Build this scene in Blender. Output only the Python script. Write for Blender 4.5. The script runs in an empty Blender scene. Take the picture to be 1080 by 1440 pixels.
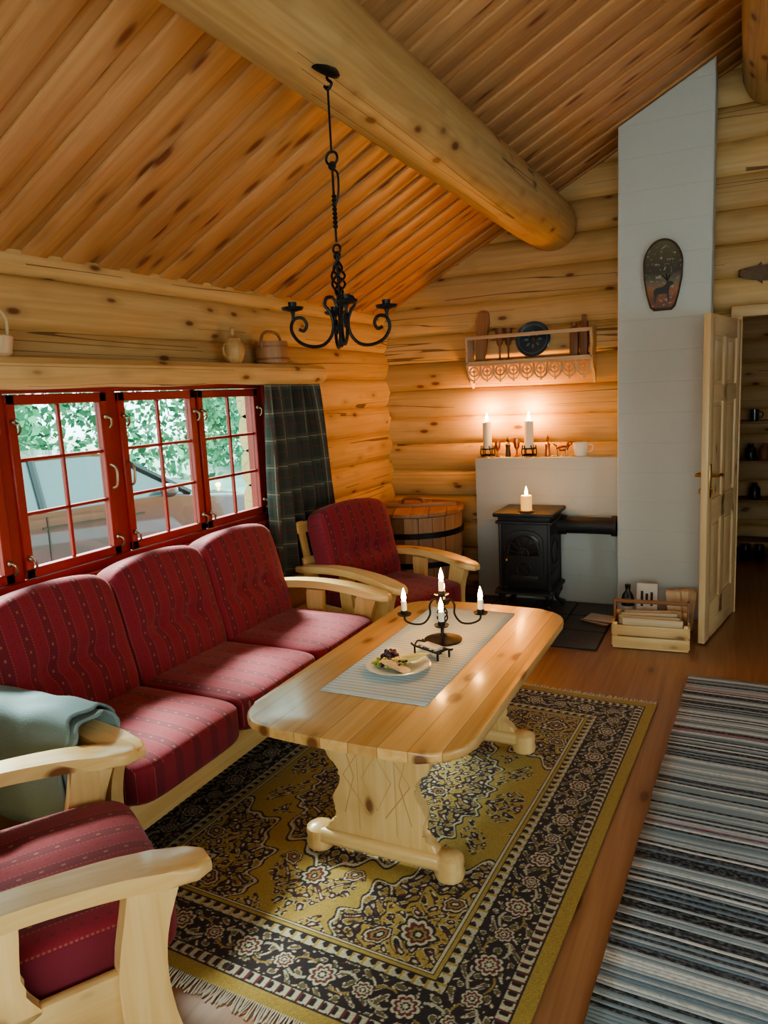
import bpy, bmesh, math, random
import numpy as np
from mathutils import Vector, Matrix, noise
random.seed(7); np.random.seed(7)
pi=math.pi
T=Matrix.Translation
def R(a,ax): return Matrix.Rotation(math.radians(a),4,ax)
def TX(x,y,z): return T((x,y,z))

# ------------------------------------------------------------------ node helpers
class G:
    def __init__(s,name):
        s.mat=bpy.data.materials.new(name); s.mat.use_nodes=True
        s.nt=s.mat.node_tree; s.b=s.nt.nodes['Principled BSDF']; s.out=s.nt.nodes['Material Output']
    def put(s,sock,v):
        if isinstance(v,bpy.types.NodeSocket): s.nt.links.new(v,sock)
        else:
            if sock.type=='RGBA' and len(v)==3: v=(*v,1)
            sock.default_value=v
    def n(s,t,ins={},**pr):
        nd=s.nt.nodes.new(t)
        for k,v in pr.items(): setattr(nd,k,v)
        for k,v in ins.items(): s.put(nd.inputs[k],v)
        return nd
    def m(s,op,a,b=None,c=None,clamp=False):
        nd=s.nt.nodes.new('ShaderNodeMath'); nd.operation=op; nd.use_clamp=clamp
        s.put(nd.inputs[0],a)
        if b is not None: s.put(nd.inputs[1],b)
        if c is not None: s.put(nd.inputs[2],c)
        return nd.outputs[0]
    def mix(s,f,a,b,blend='MIX'):
        nd=s.nt.nodes.new('ShaderNodeMix'); nd.data_type='RGBA'; nd.blend_type=blend
        s.put(nd.inputs[0],f); s.put(nd.inputs[6],a); s.put(nd.inputs[7],b)
        return nd.outputs[2]
    def vmul(s,v,k): return s.n('ShaderNodeVectorMath',{0:v,1:k},operation='MULTIPLY').outputs[0]
    def noise(s,v,sc=1,det=3,dist=0,rough=.5):
        return s.n('ShaderNodeTexNoise',{'Vector':v,'Scale':sc,'Detail':det,'Distortion':dist,'Roughness':rough}).outputs[0]
    def mr(s,v,a,b,c=0,d=1):
        return s.n('ShaderNodeMapRange',{0:v,1:a,2:b,3:c,4:d}).outputs[0]
    def attr(s,n): return s.n('ShaderNodeAttribute',attribute_name=n)
    def sep(s,v): return s.n('ShaderNodeSeparateXYZ',{0:v}).outputs
    def bump(s,h,st=.3,d=.01):
        nd=s.n('ShaderNodeBump',{'Height':h,'Strength':st,'Distance':d}); s.put(s.b.inputs['Normal'],nd.outputs[0])
    def set(s,**k):
        for a,v in k.items(): s.put(s.b.inputs[a.replace('_',' ')],v)
    def ramp(s,f,stops,interp='LINEAR'):
        nd=s.n('ShaderNodeValToRGB',{0:f}); cr=nd.color_ramp; cr.interpolation=interp
        while len(cr.elements)<len(stops): cr.elements.new(.5)
        for e,(p,c) in zip(cr.elements,stops): e.position=p; e.color=(*c,1)
        return nd.outputs[0]

def wood(name,c1,c2,knot=(.14,.045,.015),dens=.3,ks=(4,9),rough=.45,bump=.25,plank=0,crack=0,tint=.25,coat=0,groove=True,kr=.12):
    g=G(name); gc=g.attr('gc').outputs['Vector']; rnd=g.attr('rnd').outputs['Fac']
    gm=None
    if plank:
        x,y,z=g.sep(gc)
        q=g.m('DIVIDE',y,plank); pid=g.m('FLOOR',q)
        wn=g.n('ShaderNodeTexWhiteNoise',{'W':pid},noise_dimensions='1D').outputs['Value']
        gc=g.n('ShaderNodeCombineXYZ',{0:g.m('ADD',x,g.m('MULTIPLY',wn,17.)),1:y,2:z}).outputs[0]
        rnd=wn
        fr=g.m('FRACT',q); gm=g.m('LESS_THAN',g.m('MINIMUM',fr,g.m('SUBTRACT',1.,fr)),.0012/plank*(2 if groove else 1))
    grain=g.noise(g.vmul(gc,(1.1,26,26)),1.6,5,.6)
    broad=g.noise(g.vmul(gc,(.5,5,5)),1.3,2,.3)
    kv=g.vmul(gc,(ks[0],ks[1],ks[1]))
    vo=g.n('ShaderNodeTexVoronoi',{'Vector':kv,'Scale':1.},feature='F1')
    d=g.m('ADD',vo.outputs['Distance'],g.m('MULTIPLY',g.m('SUBTRACT',grain,.5),.08))
    pres=g.m('GREATER_THAN',g.sep(vo.outputs['Color'])[0],1-dens)
    km=g.m('MULTIPLY',g.mr(d,kr*.75,kr*1.4,1,0),pres)
    halo=g.m('MULTIPLY',g.mr(d,kr,.42,1,0),pres)
    f=g.m('ADD',g.m('MULTIPLY',grain,.75),g.m('MULTIPLY',broad,.35))
    f=g.mr(f,.38,.72)
    col=g.mix(f,c1,c2)
    col=g.mix(rnd,g.mix(1.,col,(1-tint,1-tint*1.1,1-tint*1.2),'MULTIPLY'),g.mix(1.,col,(1+tint*.4,1+tint*.45,1+tint*.5),'MULTIPLY'))
    col=g.mix(g.m('MULTIPLY',halo,.45),col,tuple(a*.6 for a in c2))
    col=g.mix(g.m('MULTIPLY',km,.9),col,knot)
    h=g.m('SUBTRACT',g.m('MULTIPLY',grain,.6),g.m('MULTIPLY',km,.3))
    if crack:
        cn=g.noise(g.vmul(gc,(.16,7,7)),1.,2,.0)
        cm=g.m('MULTIPLY',g.m('LESS_THAN',g.m('ABSOLUTE',g.m('SUBTRACT',cn,.5)),crack),g.m('GREATER_THAN',g.noise(g.vmul(gc,(.9,1.5,1.5)),1.,2),.49))
        col=g.mix(g.m('MULTIPLY',cm,.75),col,(.07,.03,.012)); h=g.m('SUBTRACT',h,g.m('MULTIPLY',cm,1.2))
    if gm is not None:
        col=g.mix(g.m('MULTIPLY',gm,.6),col,(.1,.04,.015)); h=g.m('SUBTRACT',h,gm)
    g.set(Base_Color=col,Roughness=rough)
    if coat: g.set(Coat_Weight=coat,Coat_Roughness=.15)
    g.bump(h,bump,.004)
    return g.mat
def plain(name,c,rough=.5,metal=0,bump=0,bs=60,coat=0,var=.0,em=None,es=0,spec=None,sub=0):
    g=G(name); tc=g.n('ShaderNodeTexCoord').outputs['Object']
    nz=g.noise(tc,bs,3)
    col=g.mix(nz,tuple(x*(1-var) for x in c),tuple(min(1,x*(1+var)) for x in c))
    g.set(Base_Color=col,Roughness=rough,Metallic=metal)
    if coat: g.set(Coat_Weight=coat,Coat_Roughness=.05)
    if bump: g.bump(nz,bump,.003)
    if em: g.set(Emission_Color=em,Emission_Strength=es)
    if sub: g.set(Subsurface_Weight=sub,Subsurface_Radius=(.02,.01,.005))
    return g.mat

M={}
M['ceil']=wood('ceiling_pine',(.60,.345,.165),(.48,.24,.10),knot=(.17,.045,.02),dens=.6,ks=(3.4,11),rough=.42,tint=.18,kr=.17)
M['log']=wood('log_pine',(.66,.45,.215),(.54,.335,.14),dens=.6,ks=(4.2,10),rough=.55,crack=.005,tint=.18,bump=.3,kr=.13)
M['beam']=wood('beam_pine',(.54,.36,.165),(.40,.24,.095),dens=.6,ks=(5,10),rough=.5,crack=.006,tint=.1,bump=.4,kr=.15)
M['pine']=wood('furniture_pine',(.78,.55,.27),(.66,.41,.165),dens=.5,ks=(4.5,9),rough=.32,coat=.25,tint=.14,bump=.08,kr=.15)
M['table']=wood('table_pine',(.74,.48,.21),(.62,.34,.12),dens=.6,ks=(4.5,9),rough=.34,coat=.35,plank=.095,tint=.2,bump=.05,groove=False,kr=.18)
M['floor']=wood('floor_pine',(.40,.205,.105),(.28,.125,.058),dens=.35,ks=(3,8),rough=.33,plank=.12,tint=.32,coat=.2,bump=.1)
M['door']=wood('door_pine',(.68,.50,.29),(.59,.39,.20),dens=.45,ks=(4,9),rough=.4,tint=.1,bump=.1)
M['old']=wood('aged_wood',(.30,.15,.07),(.20,.08,.035),dens=.15,ks=(4,8),rough=.5,tint=.3)
M['barrel']=wood('barrel_wood',(.38,.21,.105),(.27,.13,.06),dens=.15,ks=(4,8),rough=.5,tint=.3)
M['pale']=wood('pale_wood',(.68,.53,.37),(.56,.40,.25),dens=.1,ks=(4,8),rough=.6,tint=.15)
M['birch']=wood('firewood',(.64,.53,.38),(.54,.40,.23),dens=.1,ks=(4,8),rough=.7,tint=.2)
M['red']=plain('red_paint',(.30,.028,.02),.45,bump=.1,bs=40,var=.12)
M['iron']=plain('black_iron',(.012,.012,.014),.45,metal=.5,bump=.3,bs=90,var=.3)
M['stove']=plain('cast_iron',(.035,.037,.04),.5,metal=.3,bump=.4,bs=120,var=.3)
M['brass']=plain('brass',(.50,.33,.12),.3,metal=1.,var=.1)
M['latch']=plain('aged_brass',(.36,.27,.18),.38,metal=.9,var=.2)
M['wax']=plain('white_wax',(.85,.80,.70),.45,sub=.3,var=.03)
M['waxy']=plain('yellow_wax_glow',(.85,.62,.30),.45,sub=.3,em=(1,.45,.08),es=.8)  # orange emission puts the flame's glow into the yellow wax
M['china']=plain('white_china',(.78,.78,.74),.15,coat=.5,var=.03)
M['slate']=plain('slate',(.07,.073,.08),.5,bump=.3,bs=12,var=.3)
M['blue']=plain('blue_glaze',(.02,.05,.09),.2,coat=.6,var=.5,bs=30)
M['cloth_w']=plain('fringe_cotton',(.60,.57,.48),.9,var=.1)
M['tyre']=plain('rubber',(.02,.02,.02),.8)
M['black']=plain('black_plastic',(.012,.012,.014),.3)
M['paper']=plain('paper',(.55,.53,.48),.7,var=.15,bs=20)
M['fish']=plain('patina_metal',(.10,.06,.035),.45,metal=.5,var=.6,bs=60)
M['grape']=plain('grape_skin',(.05,.01,.03),.25,var=.3)
M['cheese']=plain('cheese',(.80,.62,.25),.5,var=.1)
M['green']=plain('garnish',(.25,.35,.06),.6,var=.4)
M['copper']=plain('copper',(.55,.22,.09),.3,metal=1.,var=.2)
M['grout']=plain('grout',(.03,.03,.03),.8)
M['carve']=plain('carved_edge',(.50,.29,.12),.5)
M['blanket']=plain('wool_blanket',(.17,.235,.245),.95,bump=.5,bs=250,var=.2)
M['garn']=plain('plate_motif',(.10,.20,.16),.3)
M['bark']=plain('bark',(.07,.04,.025),.8,bump=.6,bs=60,var=.4)
def flame_mat():
    g=G('flame'); g.set(Base_Color=(1,.6,.2),Emission_Color=(1,.60,.20),Emission_Strength=45.); return g.mat
M['flame']=flame_mat()
def glass_mat():
    g=G('window_glass'); tr=g.n('ShaderNodeBsdfTransparent',{'Color':(.93,1,.98)}); gl=g.n('ShaderNodeBsdfGlossy',{'Roughness':.03})
    mx=g.n('ShaderNodeMixShader',{0:.05,1:tr.outputs[0],2:gl.outputs[0]}); g.put(g.out.inputs[0],mx.outputs[0]); return g.mat
M['glass']=glass_mat()
def plaster():
    g=G('painted_block'); tc=g.n('ShaderNodeTexCoord').outputs['Object']; x,y,z=g.sep(tc)
    n1=g.noise(tc,90,4); n2=g.noise(tc,1.6,3)
    fr=g.m('FRACT',g.m('DIVIDE',z,.2)); ln=g.mr(g.m('MINIMUM',fr,g.m('SUBTRACT',1.,fr)),.0,.05,1,0)
    col=g.mix(n2,(.48,.52,.52),(.56,.60,.60)); col=g.mix(g.m('MULTIPLY',ln,.07),col,(.35,.35,.33))
    g.set(Base_Color=col,Roughness=.75)
    g.bump(g.m('SUBTRACT',g.m('MULTIPLY',n1,.6),g.m('MULTIPLY',ln,.35)),.5,.006); return g.mat
M['plaster']=plaster()
def fabric():
    g=G('sofa_fabric'); gc=g.attr('gc').outputs['Vector']; x,y,z=g.sep(gc)
    P=.092
    f=g.m('FRACT',g.m('DIVIDE',x,P)); a=g.m('ABSOLUTE',g.m('SUBTRACT',f,.5))
    band=g.m('LESS_THAN',a,.20)
    line=g.m('LESS_THAN',g.m('ABSOLUTE',g.m('SUBTRACT',a,.21)),.016)
    dash=g.m('GREATER_THAN',g.m('FRACT',g.m('DIVIDE',y,.011)),.45)
    dot=g.m('MULTIPLY',g.m('LESS_THAN',a,.04),g.m('LESS_THAN',g.m('ABSOLUTE',g.m('SUBTRACT',g.m('FRACT',g.m('DIVIDE',y,.05)),.5)),.10))
    dot2=g.m('MULTIPLY',g.m('GREATER_THAN',a,.47),g.m('LESS_THAN',g.m('FRACT',g.m('DIVIDE',y,.03)),.3))
    n=g.noise(gc,220,2); n2=g.noise(gc,7,2)
    base=g.mix(n,(.165,.008,.016),(.25,.015,.030))
    col=g.mix(g.m('MULTIPLY',band,.65),base,(.095,.006,.018))
    col=g.mix(g.m('MULTIPLY',g.m('MULTIPLY',line,dash),.5),col,(.38,.15,.09))
    col=g.mix(g.m('MULTIPLY',dot,.45),col,(.44,.22,.11)); col=g.mix(g.m('MULTIPLY',dot2,.5),col,(.04,.008,.02))
    col=g.mix(g.m('MULTIPLY',n2,.15),col,(.30,.02,.04))
    g.set(Base_Color=col,Roughness=.85,Sheen_Weight=.2,Sheen_Tint=(1,.6,.62)); g.bump(n,.25,.002); return g.mat
M['fabric']=fabric()
def plaid():
    g=G('curtain_plaid'); gc=g.attr('gc').outputs['Vector']; x,y,z=g.sep(gc)
    def line(v,p,w,o=0):
        f=g.m('FRACT',g.m('ADD',g.m('DIVIDE',v,p),o)); return g.m('LESS_THAN',g.m('ABSOLUTE',g.m('SUBTRACT',f,.5)),w)
    n=g.noise(gc,160,2)
    col=g.mix(n,(.030,.034,.028),(.055,.06,.05))
    col=g.mix(g.m('MULTIPLY',line(x,.14,.16),.5),col,(.10,.10,.08)); col=g.mix(g.m('MULTIPLY',line(y,.16,.14),.5),col,(.10,.10,.08))
    for v,p,w,o,c in ((x,.14,.022,.0,(.30,.27,.18)),(y,.16,.018,.0,(.30,.27,.18)),(x,.14,.018,.45,(.18,.03,.02)),(y,.16,.016,.45,(.18,.03,.02))):
        col=g.mix(g.m('MULTIPLY',line(v,p,w,o),.75),col,c)
    g.set(Base_Color=col,Roughness=.9); return g.mat
M['plaid']=plaid()
def ragrug():
    g=G('rag_rug'); gc=g.attr('gc').outputs['Vector']; x,y,z=g.sep(gc)
    w=g.noise(g.vmul(gc,(3,1,1)),1.,2)
    yy=g.m('ADD',y,g.m('MULTIPLY',w,.014))
    id1=g.m('FLOOR',g.m('DIVIDE',yy,.013))
    wn=g.n('ShaderNodeTexWhiteNoise',{'W':id1},noise_dimensions='1D').outputs['Value']
    id2=g.m('FLOOR',g.m('DIVIDE',yy,.10)); wn2=g.n('ShaderNodeTexWhiteNoise',{'W':id2},noise_dimensions='1D').outputs['Value']
    v=g.m('ADD',g.m('MULTIPLY',wn,.78),g.m('MULTIPLY',wn2,.22))
    col=g.ramp(v,[(0,(.012,.014,.02)),(.18,(.04,.05,.07)),(.28,(.22,.30,.36)),(.44,(.38,.45,.50)),(.57,(.14,.21,.28)),(.64,(.62,.66,.67)),(.76,(.016,.018,.026)),(.82,(.42,.49,.54)),(.89,(.42,.13,.18))],'CONSTANT')
    dash=g.noise(g.vmul(gc,(60,90,1)),1.,2)
    col=g.mix(g.mr(dash,.42,.68,0,.45),col,(.25,.29,.33))
    fr=g.m('FRACT',g.m('DIVIDE',yy,.013)); h=g.m('MULTIPLY',fr,g.m('SUBTRACT',1.,fr))
    g.set(Base_Color=col,Roughness=.95); g.bump(g.m('ADD',h,g.m('MULTIPLY',dash,.3)),.8,.006); return g.mat
M['rag']=ragrug()
def runner():
    g=G('runner_cloth'); gc=g.attr('gc').outputs['Vector']; x,y,z=g.sep(gc)
    f=g.m('FRACT',g.m('DIVIDE',y,.024)); s=g.m('LESS_THAN',f,.35)
    n=g.noise(gc,250,2)
    col=g.mix(n,(.50,.55,.56),(.62,.67,.67)); col=g.mix(g.m('MULTIPLY',s,.65),col,(.28,.36,.40))
    g.set(Base_Color=col,Roughness=.9); g.bump(n,.3,.002); return g.mat
M['runner']=runner()
def leafm(n,a,b):
    g=G(n); c=g.attr('rnd').outputs['Fac']; col=g.mix(c,a,b); g.set(Base_Color=col,Roughness=.6); return g.mat
M['leaf']=leafm('leaves',(.015,.09,.045),(.17,.42,.22))
M['ground']=plain('gravel_grass',(.17,.24,.19),.9,bump=.3,bs=2,var=.4)

# ------------------------------------------------------------------ geometry helpers
def grab(bm):
    bm.verts.ensure_lookup_table(); bm.verts.index_update()
    vs=[v.co.copy() for v in bm.verts]; fs=[[v.index for v in f.verts] for f in bm.faces]; bm.free(); return vs,fs
def box(sx,sy,sz,r=0,seg=2):
    bm=bmesh.new(); bmesh.ops.create_cube(bm,size=1)
    for v in bm.verts: v.co=Vector((v.co.x*sx,v.co.y*sy,v.co.z*sz))
    if r: bmesh.ops.bevel(bm,geom=bm.edges[:],offset=min(r,min(sx,sy,sz)*.45),segments=seg,profile=.5,affect='EDGES')
    return grab(bm)
def prism(o,t,r=0,seg=2):
    bm=bmesh.new(); n=len(o)
    a=[bm.verts.new((x,y,-t/2)) for x,y in o]; b=[bm.verts.new((x,y,t/2)) for x,y in o]
    f1=bm.faces.new(a[::-1]); f2=bm.faces.new(b)
    for i in range(n): bm.faces.new((a[i],a[(i+1)%n],b[(i+1)%n],b[i]))
    if r:
        es=[e for e in bm.edges if e in f1.edges[:] or e in f2.edges[:]]
        bmesh.ops.bevel(bm,geom=es,offset=r,segments=seg,profile=.5,affect='EDGES')
    bmesh.ops.recalc_face_normals(bm,faces=bm.faces[:])
    bmesh.ops.triangulate(bm,faces=[f for f in bm.faces if len(f.verts)>4])
    return grab(bm)
def lathe(p,n=20):
    vs=[];fs=[]
    for r,z in p:
        for i in range(n):
            a=2*pi*i/n; vs.append(Vector((r*math.cos(a),r*math.sin(a),z)))
    for k in range(len(p)-1):
        for i in range(n):
            j=(i+1)%n; fs.append([k*n+i,k*n+j,(k+1)*n+j,(k+1)*n+i])
    if p[0][0]>1e-5: fs.append([i for i in range(n)][::-1])
    if p[-1][0]>1e-5: fs.append([(len(p)-1)*n+i for i in range(n)])
    return vs,fs
def cyl(r,h,n=16,r2=None): return lathe([(r,0),(r if r2 is None else r2,h)],n)
def sph(r,sx=1,sy=1,sz=1,n=12):
    p=[(max(1e-6,r*math.sin(pi*i/n)),-r*math.cos(pi*i/n)) for i in range(n+1)]
    vs,fs=lathe([(a,b) for a,b in p],n+4)
    return [Vector((v.x*sx,v.y*sy,v.z*sz)) for v in vs],fs
def catmull(pts,k=6):
    P=[Vector(p) for p in pts]; P=[P[0]]+P+[P[-1]]; out=[]
    for i in range(1,len(P)-2):
        a,b,c,d=P[i-1:i+3]
        for j in range(k):
            t=j/k; out.append(.5*((2*b)+(c-a)*t+(2*a-5*b+4*c-d)*t*t+(3*b-a-3*c+d)*t**3))
    out.append(P[-2]); return out
def tube(path,r,n=8,flat=1):
    P=[Vector(p) for p in path]; m=len(P)
    if isinstance(r,(list,tuple)):
        rs=[r[min(len(r)-1,int(round(i/(m-1)*(len(r)-1))))] for i in range(m)]
    else: rs=[r]*m
    vs=[];fs=[]; up=None
    for i in range(m):
        t=(P[min(i+1,m-1)]-P[max(i-1,0)])
        if t.length<1e-9: t=Vector((0,0,1))
        t.normalize()
        if up is None:
            up=Vector((0,0,1)) if abs(t.z)<.9 else Vector((1,0,0))
        s=t.cross(up); 
        if s.length<1e-6: s=t.cross(Vector((0,1,0)))
        s.normalize(); up=s.cross(t).normalized()
        for j in range(n):
            a=2*pi*j/n; vs.append(P[i]+s*math.cos(a)*rs[i]+up*math.sin(a)*rs[i]*flat)
    for i in range(m-1):
        for j in range(n):
            k=(j+1)%n; fs.append([i*n+j,i*n+k,(i+1)*n+k,(i+1)*n+j])
    fs.append(list(range(n))[::-1]); fs.append([(m-1)*n+j for j in range(n)])
    return vs,fs
def cushion(w,h,t,k=5,bul=.03,arch=0,dents=(),N=18,crease=0):
    """w along x, h along y, thickness t along z (front = +z)"""
    bm=bmesh.new(); bmesh.ops.create_cube(bm,size=2)
    bmesh.ops.subdivide_edges(bm,edges=bm.edges[:],cuts=N,use_grid_fill=True)
    for v in bm.verts:
        x,y,z=v.co
        q=(abs(x)**k+abs(y)**k+abs(z)**k)**(1/k)
        x,y,z=x/q,y/q,z/q
        e=max(0,(1-x*x))*max(0,(1-y*y))
        Z=z*t/2+z*bul*e**.5
        if z>0:
            for dx,dy,dd in dents: Z-=z*dd*math.exp(-(((x-dx)*w/2)**2+((y-dy)*h/2)**2)/.0022)
            if crease: Z-=z*crease*math.exp(-((y+.12)*h/2)**2/.0012)*(1-x**4)
        Y=y*h/2+arch*(1-x*x)*max(0,(y+1)/2)**1.5
        v.co=Vector((x*w/2,Y,Z))
    return grab(bm)
class MB:
    def __init__(s):
        s.bm=bmesh.new(); s.gc=s.bm.verts.layers.float_vector.new('gc'); s.rn=s.bm.verts.layers.float.new('rnd'); s.mats=[]
    def add(s,geo,mx=None,mat='pine',g=0,off=None,rnd=None):
        vs,fs=geo; mx=mx or Matrix()
        if mat not in s.mats: s.mats.append(mat)
        mi=s.mats.index(mat)
        if off is None: off=Vector((random.uniform(0,60),random.uniform(0,60),random.uniform(0,60)))
        if rnd is None: rnd=random.random()
        bv=[]
        for l in vs:
            v=s.bm.verts.new(mx@l); v[s.gc]=Vector((l[g],l[(g+1)%3],l[(g+2)%3]))+Vector(off); v[s.rn]=rnd; bv.append(v)
        for f in fs:
            try: nf=s.bm.faces.new([bv[i] for i in f]); nf.material_index=mi; nf.smooth=True
            except ValueError: pass
        return s
    def obj(s,name,mx=None,parent=None,sharp=38,fix=True):
        if fix: bmesh.ops.recalc_face_normals(s.bm,faces=s.bm.faces[:])
        me=bpy.data.meshes.new(name); s.bm.to_mesh(me); s.bm.free()
        for k in s.mats: me.materials.append(M[k])
        me.set_sharp_from_angle(angle=math.radians(sharp))
        o=bpy.data.objects.new(name,me); bpy.context.scene.collection.objects.link(o)
        if parent: o.parent=parent
        if mx is not None: o.matrix_local=mx
        return o
def empty(name,mx):
    e=bpy.data.objects.new(name,None); bpy.context.scene.collection.objects.link(e); e.matrix_world=mx; e.empty_display_size=.1; return e
def basis(xa,ya,za,o=(0,0,0)):
    m=Matrix.Identity(4)
    for i in range(3): m[i][0]=xa[i]; m[i][1]=ya[i]; m[i][2]=za[i]; m[i][3]=o[i]
    return m
def lightp(name,loc,e,col,r=.02,parent=None):
    l=bpy.data.lights.new(name,'POINT'); l.energy=e; l.color=col; l.shadow_soft_size=r
    o=bpy.data.objects.new(name,l); bpy.context.scene.collection.objects.link(o)
    if parent: o.parent=parent
    o.location=loc; return o
FL=[(1e-5,0),(.006,.004),(.0085,.012),(.007,.024),(.004,.036),(1e-5,.048)]
def flame(s):
    vs,fs=lathe(FL,12); return [v*s for v in vs],fs

# ------------------------------------------------------------------ room
XW=-2.65; YB=5.62; YF=-1.6; XR=2.93; XRG=.14; SL=.52
def cz(x): return 2.22+SL*((x-XW) if x<XRG else (2*XRG-XW-x))
LH=.215
def loggeo(L,az,ay,seed):
    n=24; ns=max(2,int(L/.2)); vs=[];fs=[]
    for i in range(ns+1):
        x=L*i/ns
        wob=1+.06*noise.noise(Vector((x*.9,seed*3.1,0))); dz=.012*noise.noise(Vector((x*.7,seed*1.7,5)))
        for j in range(n):
            a=2*pi*j/n; c,s_=math.cos(a),math.sin(a); e=2/3.0
            vs.append(Vector((x,math.copysign(abs(c)**e,c)*ay*wob,math.copysign(abs(s_)**e,s_)*az+dz)))
    for i in range(ns):
        for j in range(n):
            k=(j+1)%n; fs.append([i*n+j,i*n+k,(i+1)*n+k,(i+1)*n+j])
    fs.append(list(range(n))[::-1]); fs.append([ns*n+j for j in range(n)])
    return vs,fs
def logwall(name,axis,plane,inward,a0,a1,z0,nlog,openings=(),gable=False,zmax=9):
    mb=MB()
    for k in range(nlog):
        zb=z0+k*LH; zc=zb+LH/2; h=LH
        if zb<-.0001: h=LH+zb; zb=0; zc=h/2
        if zb+h>zmax: h=zmax-zb; zc=zb+h/2
        s0,s1=a0,a1
        if gable:
            xs=XW+(zb-.01-2.22)/SL
            s0=max(a0,xs-.02); s1=min(a1,2*XRG-xs+.02)
            if s1<=s0+.1: continue
        segs=[(s0,s1)]
        for (oa,ob,oz0,oz1) in openings:
            if oz0<zc<oz1:
                ns=[]
                for (p,q) in segs:
                    if oa>p: ns.append((p,min(q,oa)))
                    if ob<q: ns.append((max(p,ob),q))
                segs=[x for x in ns if x[1]-x[0]>.02]
        for (p,q) in segs:
            geo=loggeo(q-p,h*.56,.10,k+len(name))
            c=plane-inward*.085
            mx=(basis((1,0,0),(0,1,0),(0,0,1),(p,c,zc)) if axis=='x' else basis((0,1,0),(-1,0,0),(0,0,1),(c,p,zc)))
            mb.add(geo,mx,'log',0)
    return mb.obj(name)
WY0,WY1,WZ0,WZ1=1.42,3.80,.86,1.72
logwall('wall_left','y',XW,1,YF-.1,YB+.2,0,11,[(WY0,WY1,WZ0,WZ1)],zmax=2.27)
logwall('wall_back','x',YB,-1,XW-.25,XR+.2,-.1075,18,[(-.03,.85,0,1.99)],gable=True)
logwall('wall_front','x',YF,1,XW-.25,XR+.2,-.1075,18,[(-1.6,1.6,.8,2.0)],gable=True)
logwall('wall_right','y',XR,-1,YF-.1,YB+.2,0,11,[(.2,3.2,.86,1.72)],zmax=2.27)
mb=MB(); mb.add(box(XR-XW+.3,9.6,.1),TX((XR+XW)/2,3.1,-.05),'floor',1,off=(0,0,0)); mb.obj('floor')

# ceiling : board on board
th=math.atan(SL); ct,st=math.cos(th),math.sin(th)
mb=MB(); PT=.20
for side in (0,1):
    L=(XRG-XW+.12)/ct
    y=YF-.05
    while y<YB+.1:
        for lower in (0,1):
            w=.15 if not lower else .125
            yy=y+ (0 if not lower else PT/2)
            off=.0 if lower else .015
            geo=box(L,w,.016,.004,2)
            if side==0: base=basis((ct,0,st),(0,1,0),(-st,0,ct),(XW-.12,yy,cz(XW-.12)))
            else: base=basis((-ct,0,st),(0,-1,0),(st,0,ct),(2*XRG-XW+.12,yy,cz(2*XRG-XW+.12)))
            mb.add(geo,base@TX(L/2,0,.009+off),'ceil',0)
        y+=PT
    base=basis((ct,0,st),(0,1,0),(-st,0,ct),(XW-.12,(YF+YB)/2,cz(XW-.12))) if side==0 else basis((-ct,0,st),(0,-1,0),(st,0,ct),(2*XRG-XW+.12,(YF+YB)/2,cz(2*XRG-XW+.12)))
    mb.add(box(L+.1,YB-YF+.5,.05),base@TX(L/2,0,.062),'old',0)  # unseen backing slab, added above the boards to block light
mb.obj('ceiling')
def biglog(name,x,z,r0,r1,y0,y1):
    n=36; ns=60; vs=[];fs=[]
    for i in range(ns+1):
        t=i/ns; y=y0+(y1-y0)*t; r=(r0+(r1-r0)*t)*(1+.03*noise.noise(Vector((y*1.2,x,0))))
        if i in(0,ns): r*=.93
        for j in range(n):
            a=2*pi*j/n; rr=r*(1+.025*noise.noise(Vector((math.cos(a),math.sin(a),y*.8)))+.012*noise.noise(Vector((math.cos(a)*4,math.sin(a)*4,y*3))))
            vs.append(Vector((y,rr*math.cos(a),rr*math.sin(a))))
    for i in range(ns):
        for j in range(n):
            k=(j+1)%n; fs.append([i*n+j,i*n+k,(i+1)*n+k,(i+1)*n+j])
    fs.append(list(range(n))[::-1]); fs.append([ns*n+j for j in range(n)])
    mb=MB(); mb.add((vs,fs),basis((0,1,0),(1,0,0),(0,0,1),(x,0,z)),'beam',0); return mb.obj(name)
biglog('ceiling_beam',-1.265,2.735,.136,.185,YF,YB-.03)
biglog('ridge_beam',XRG,3.45,.19,.19,YF,YB-.03)

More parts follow.
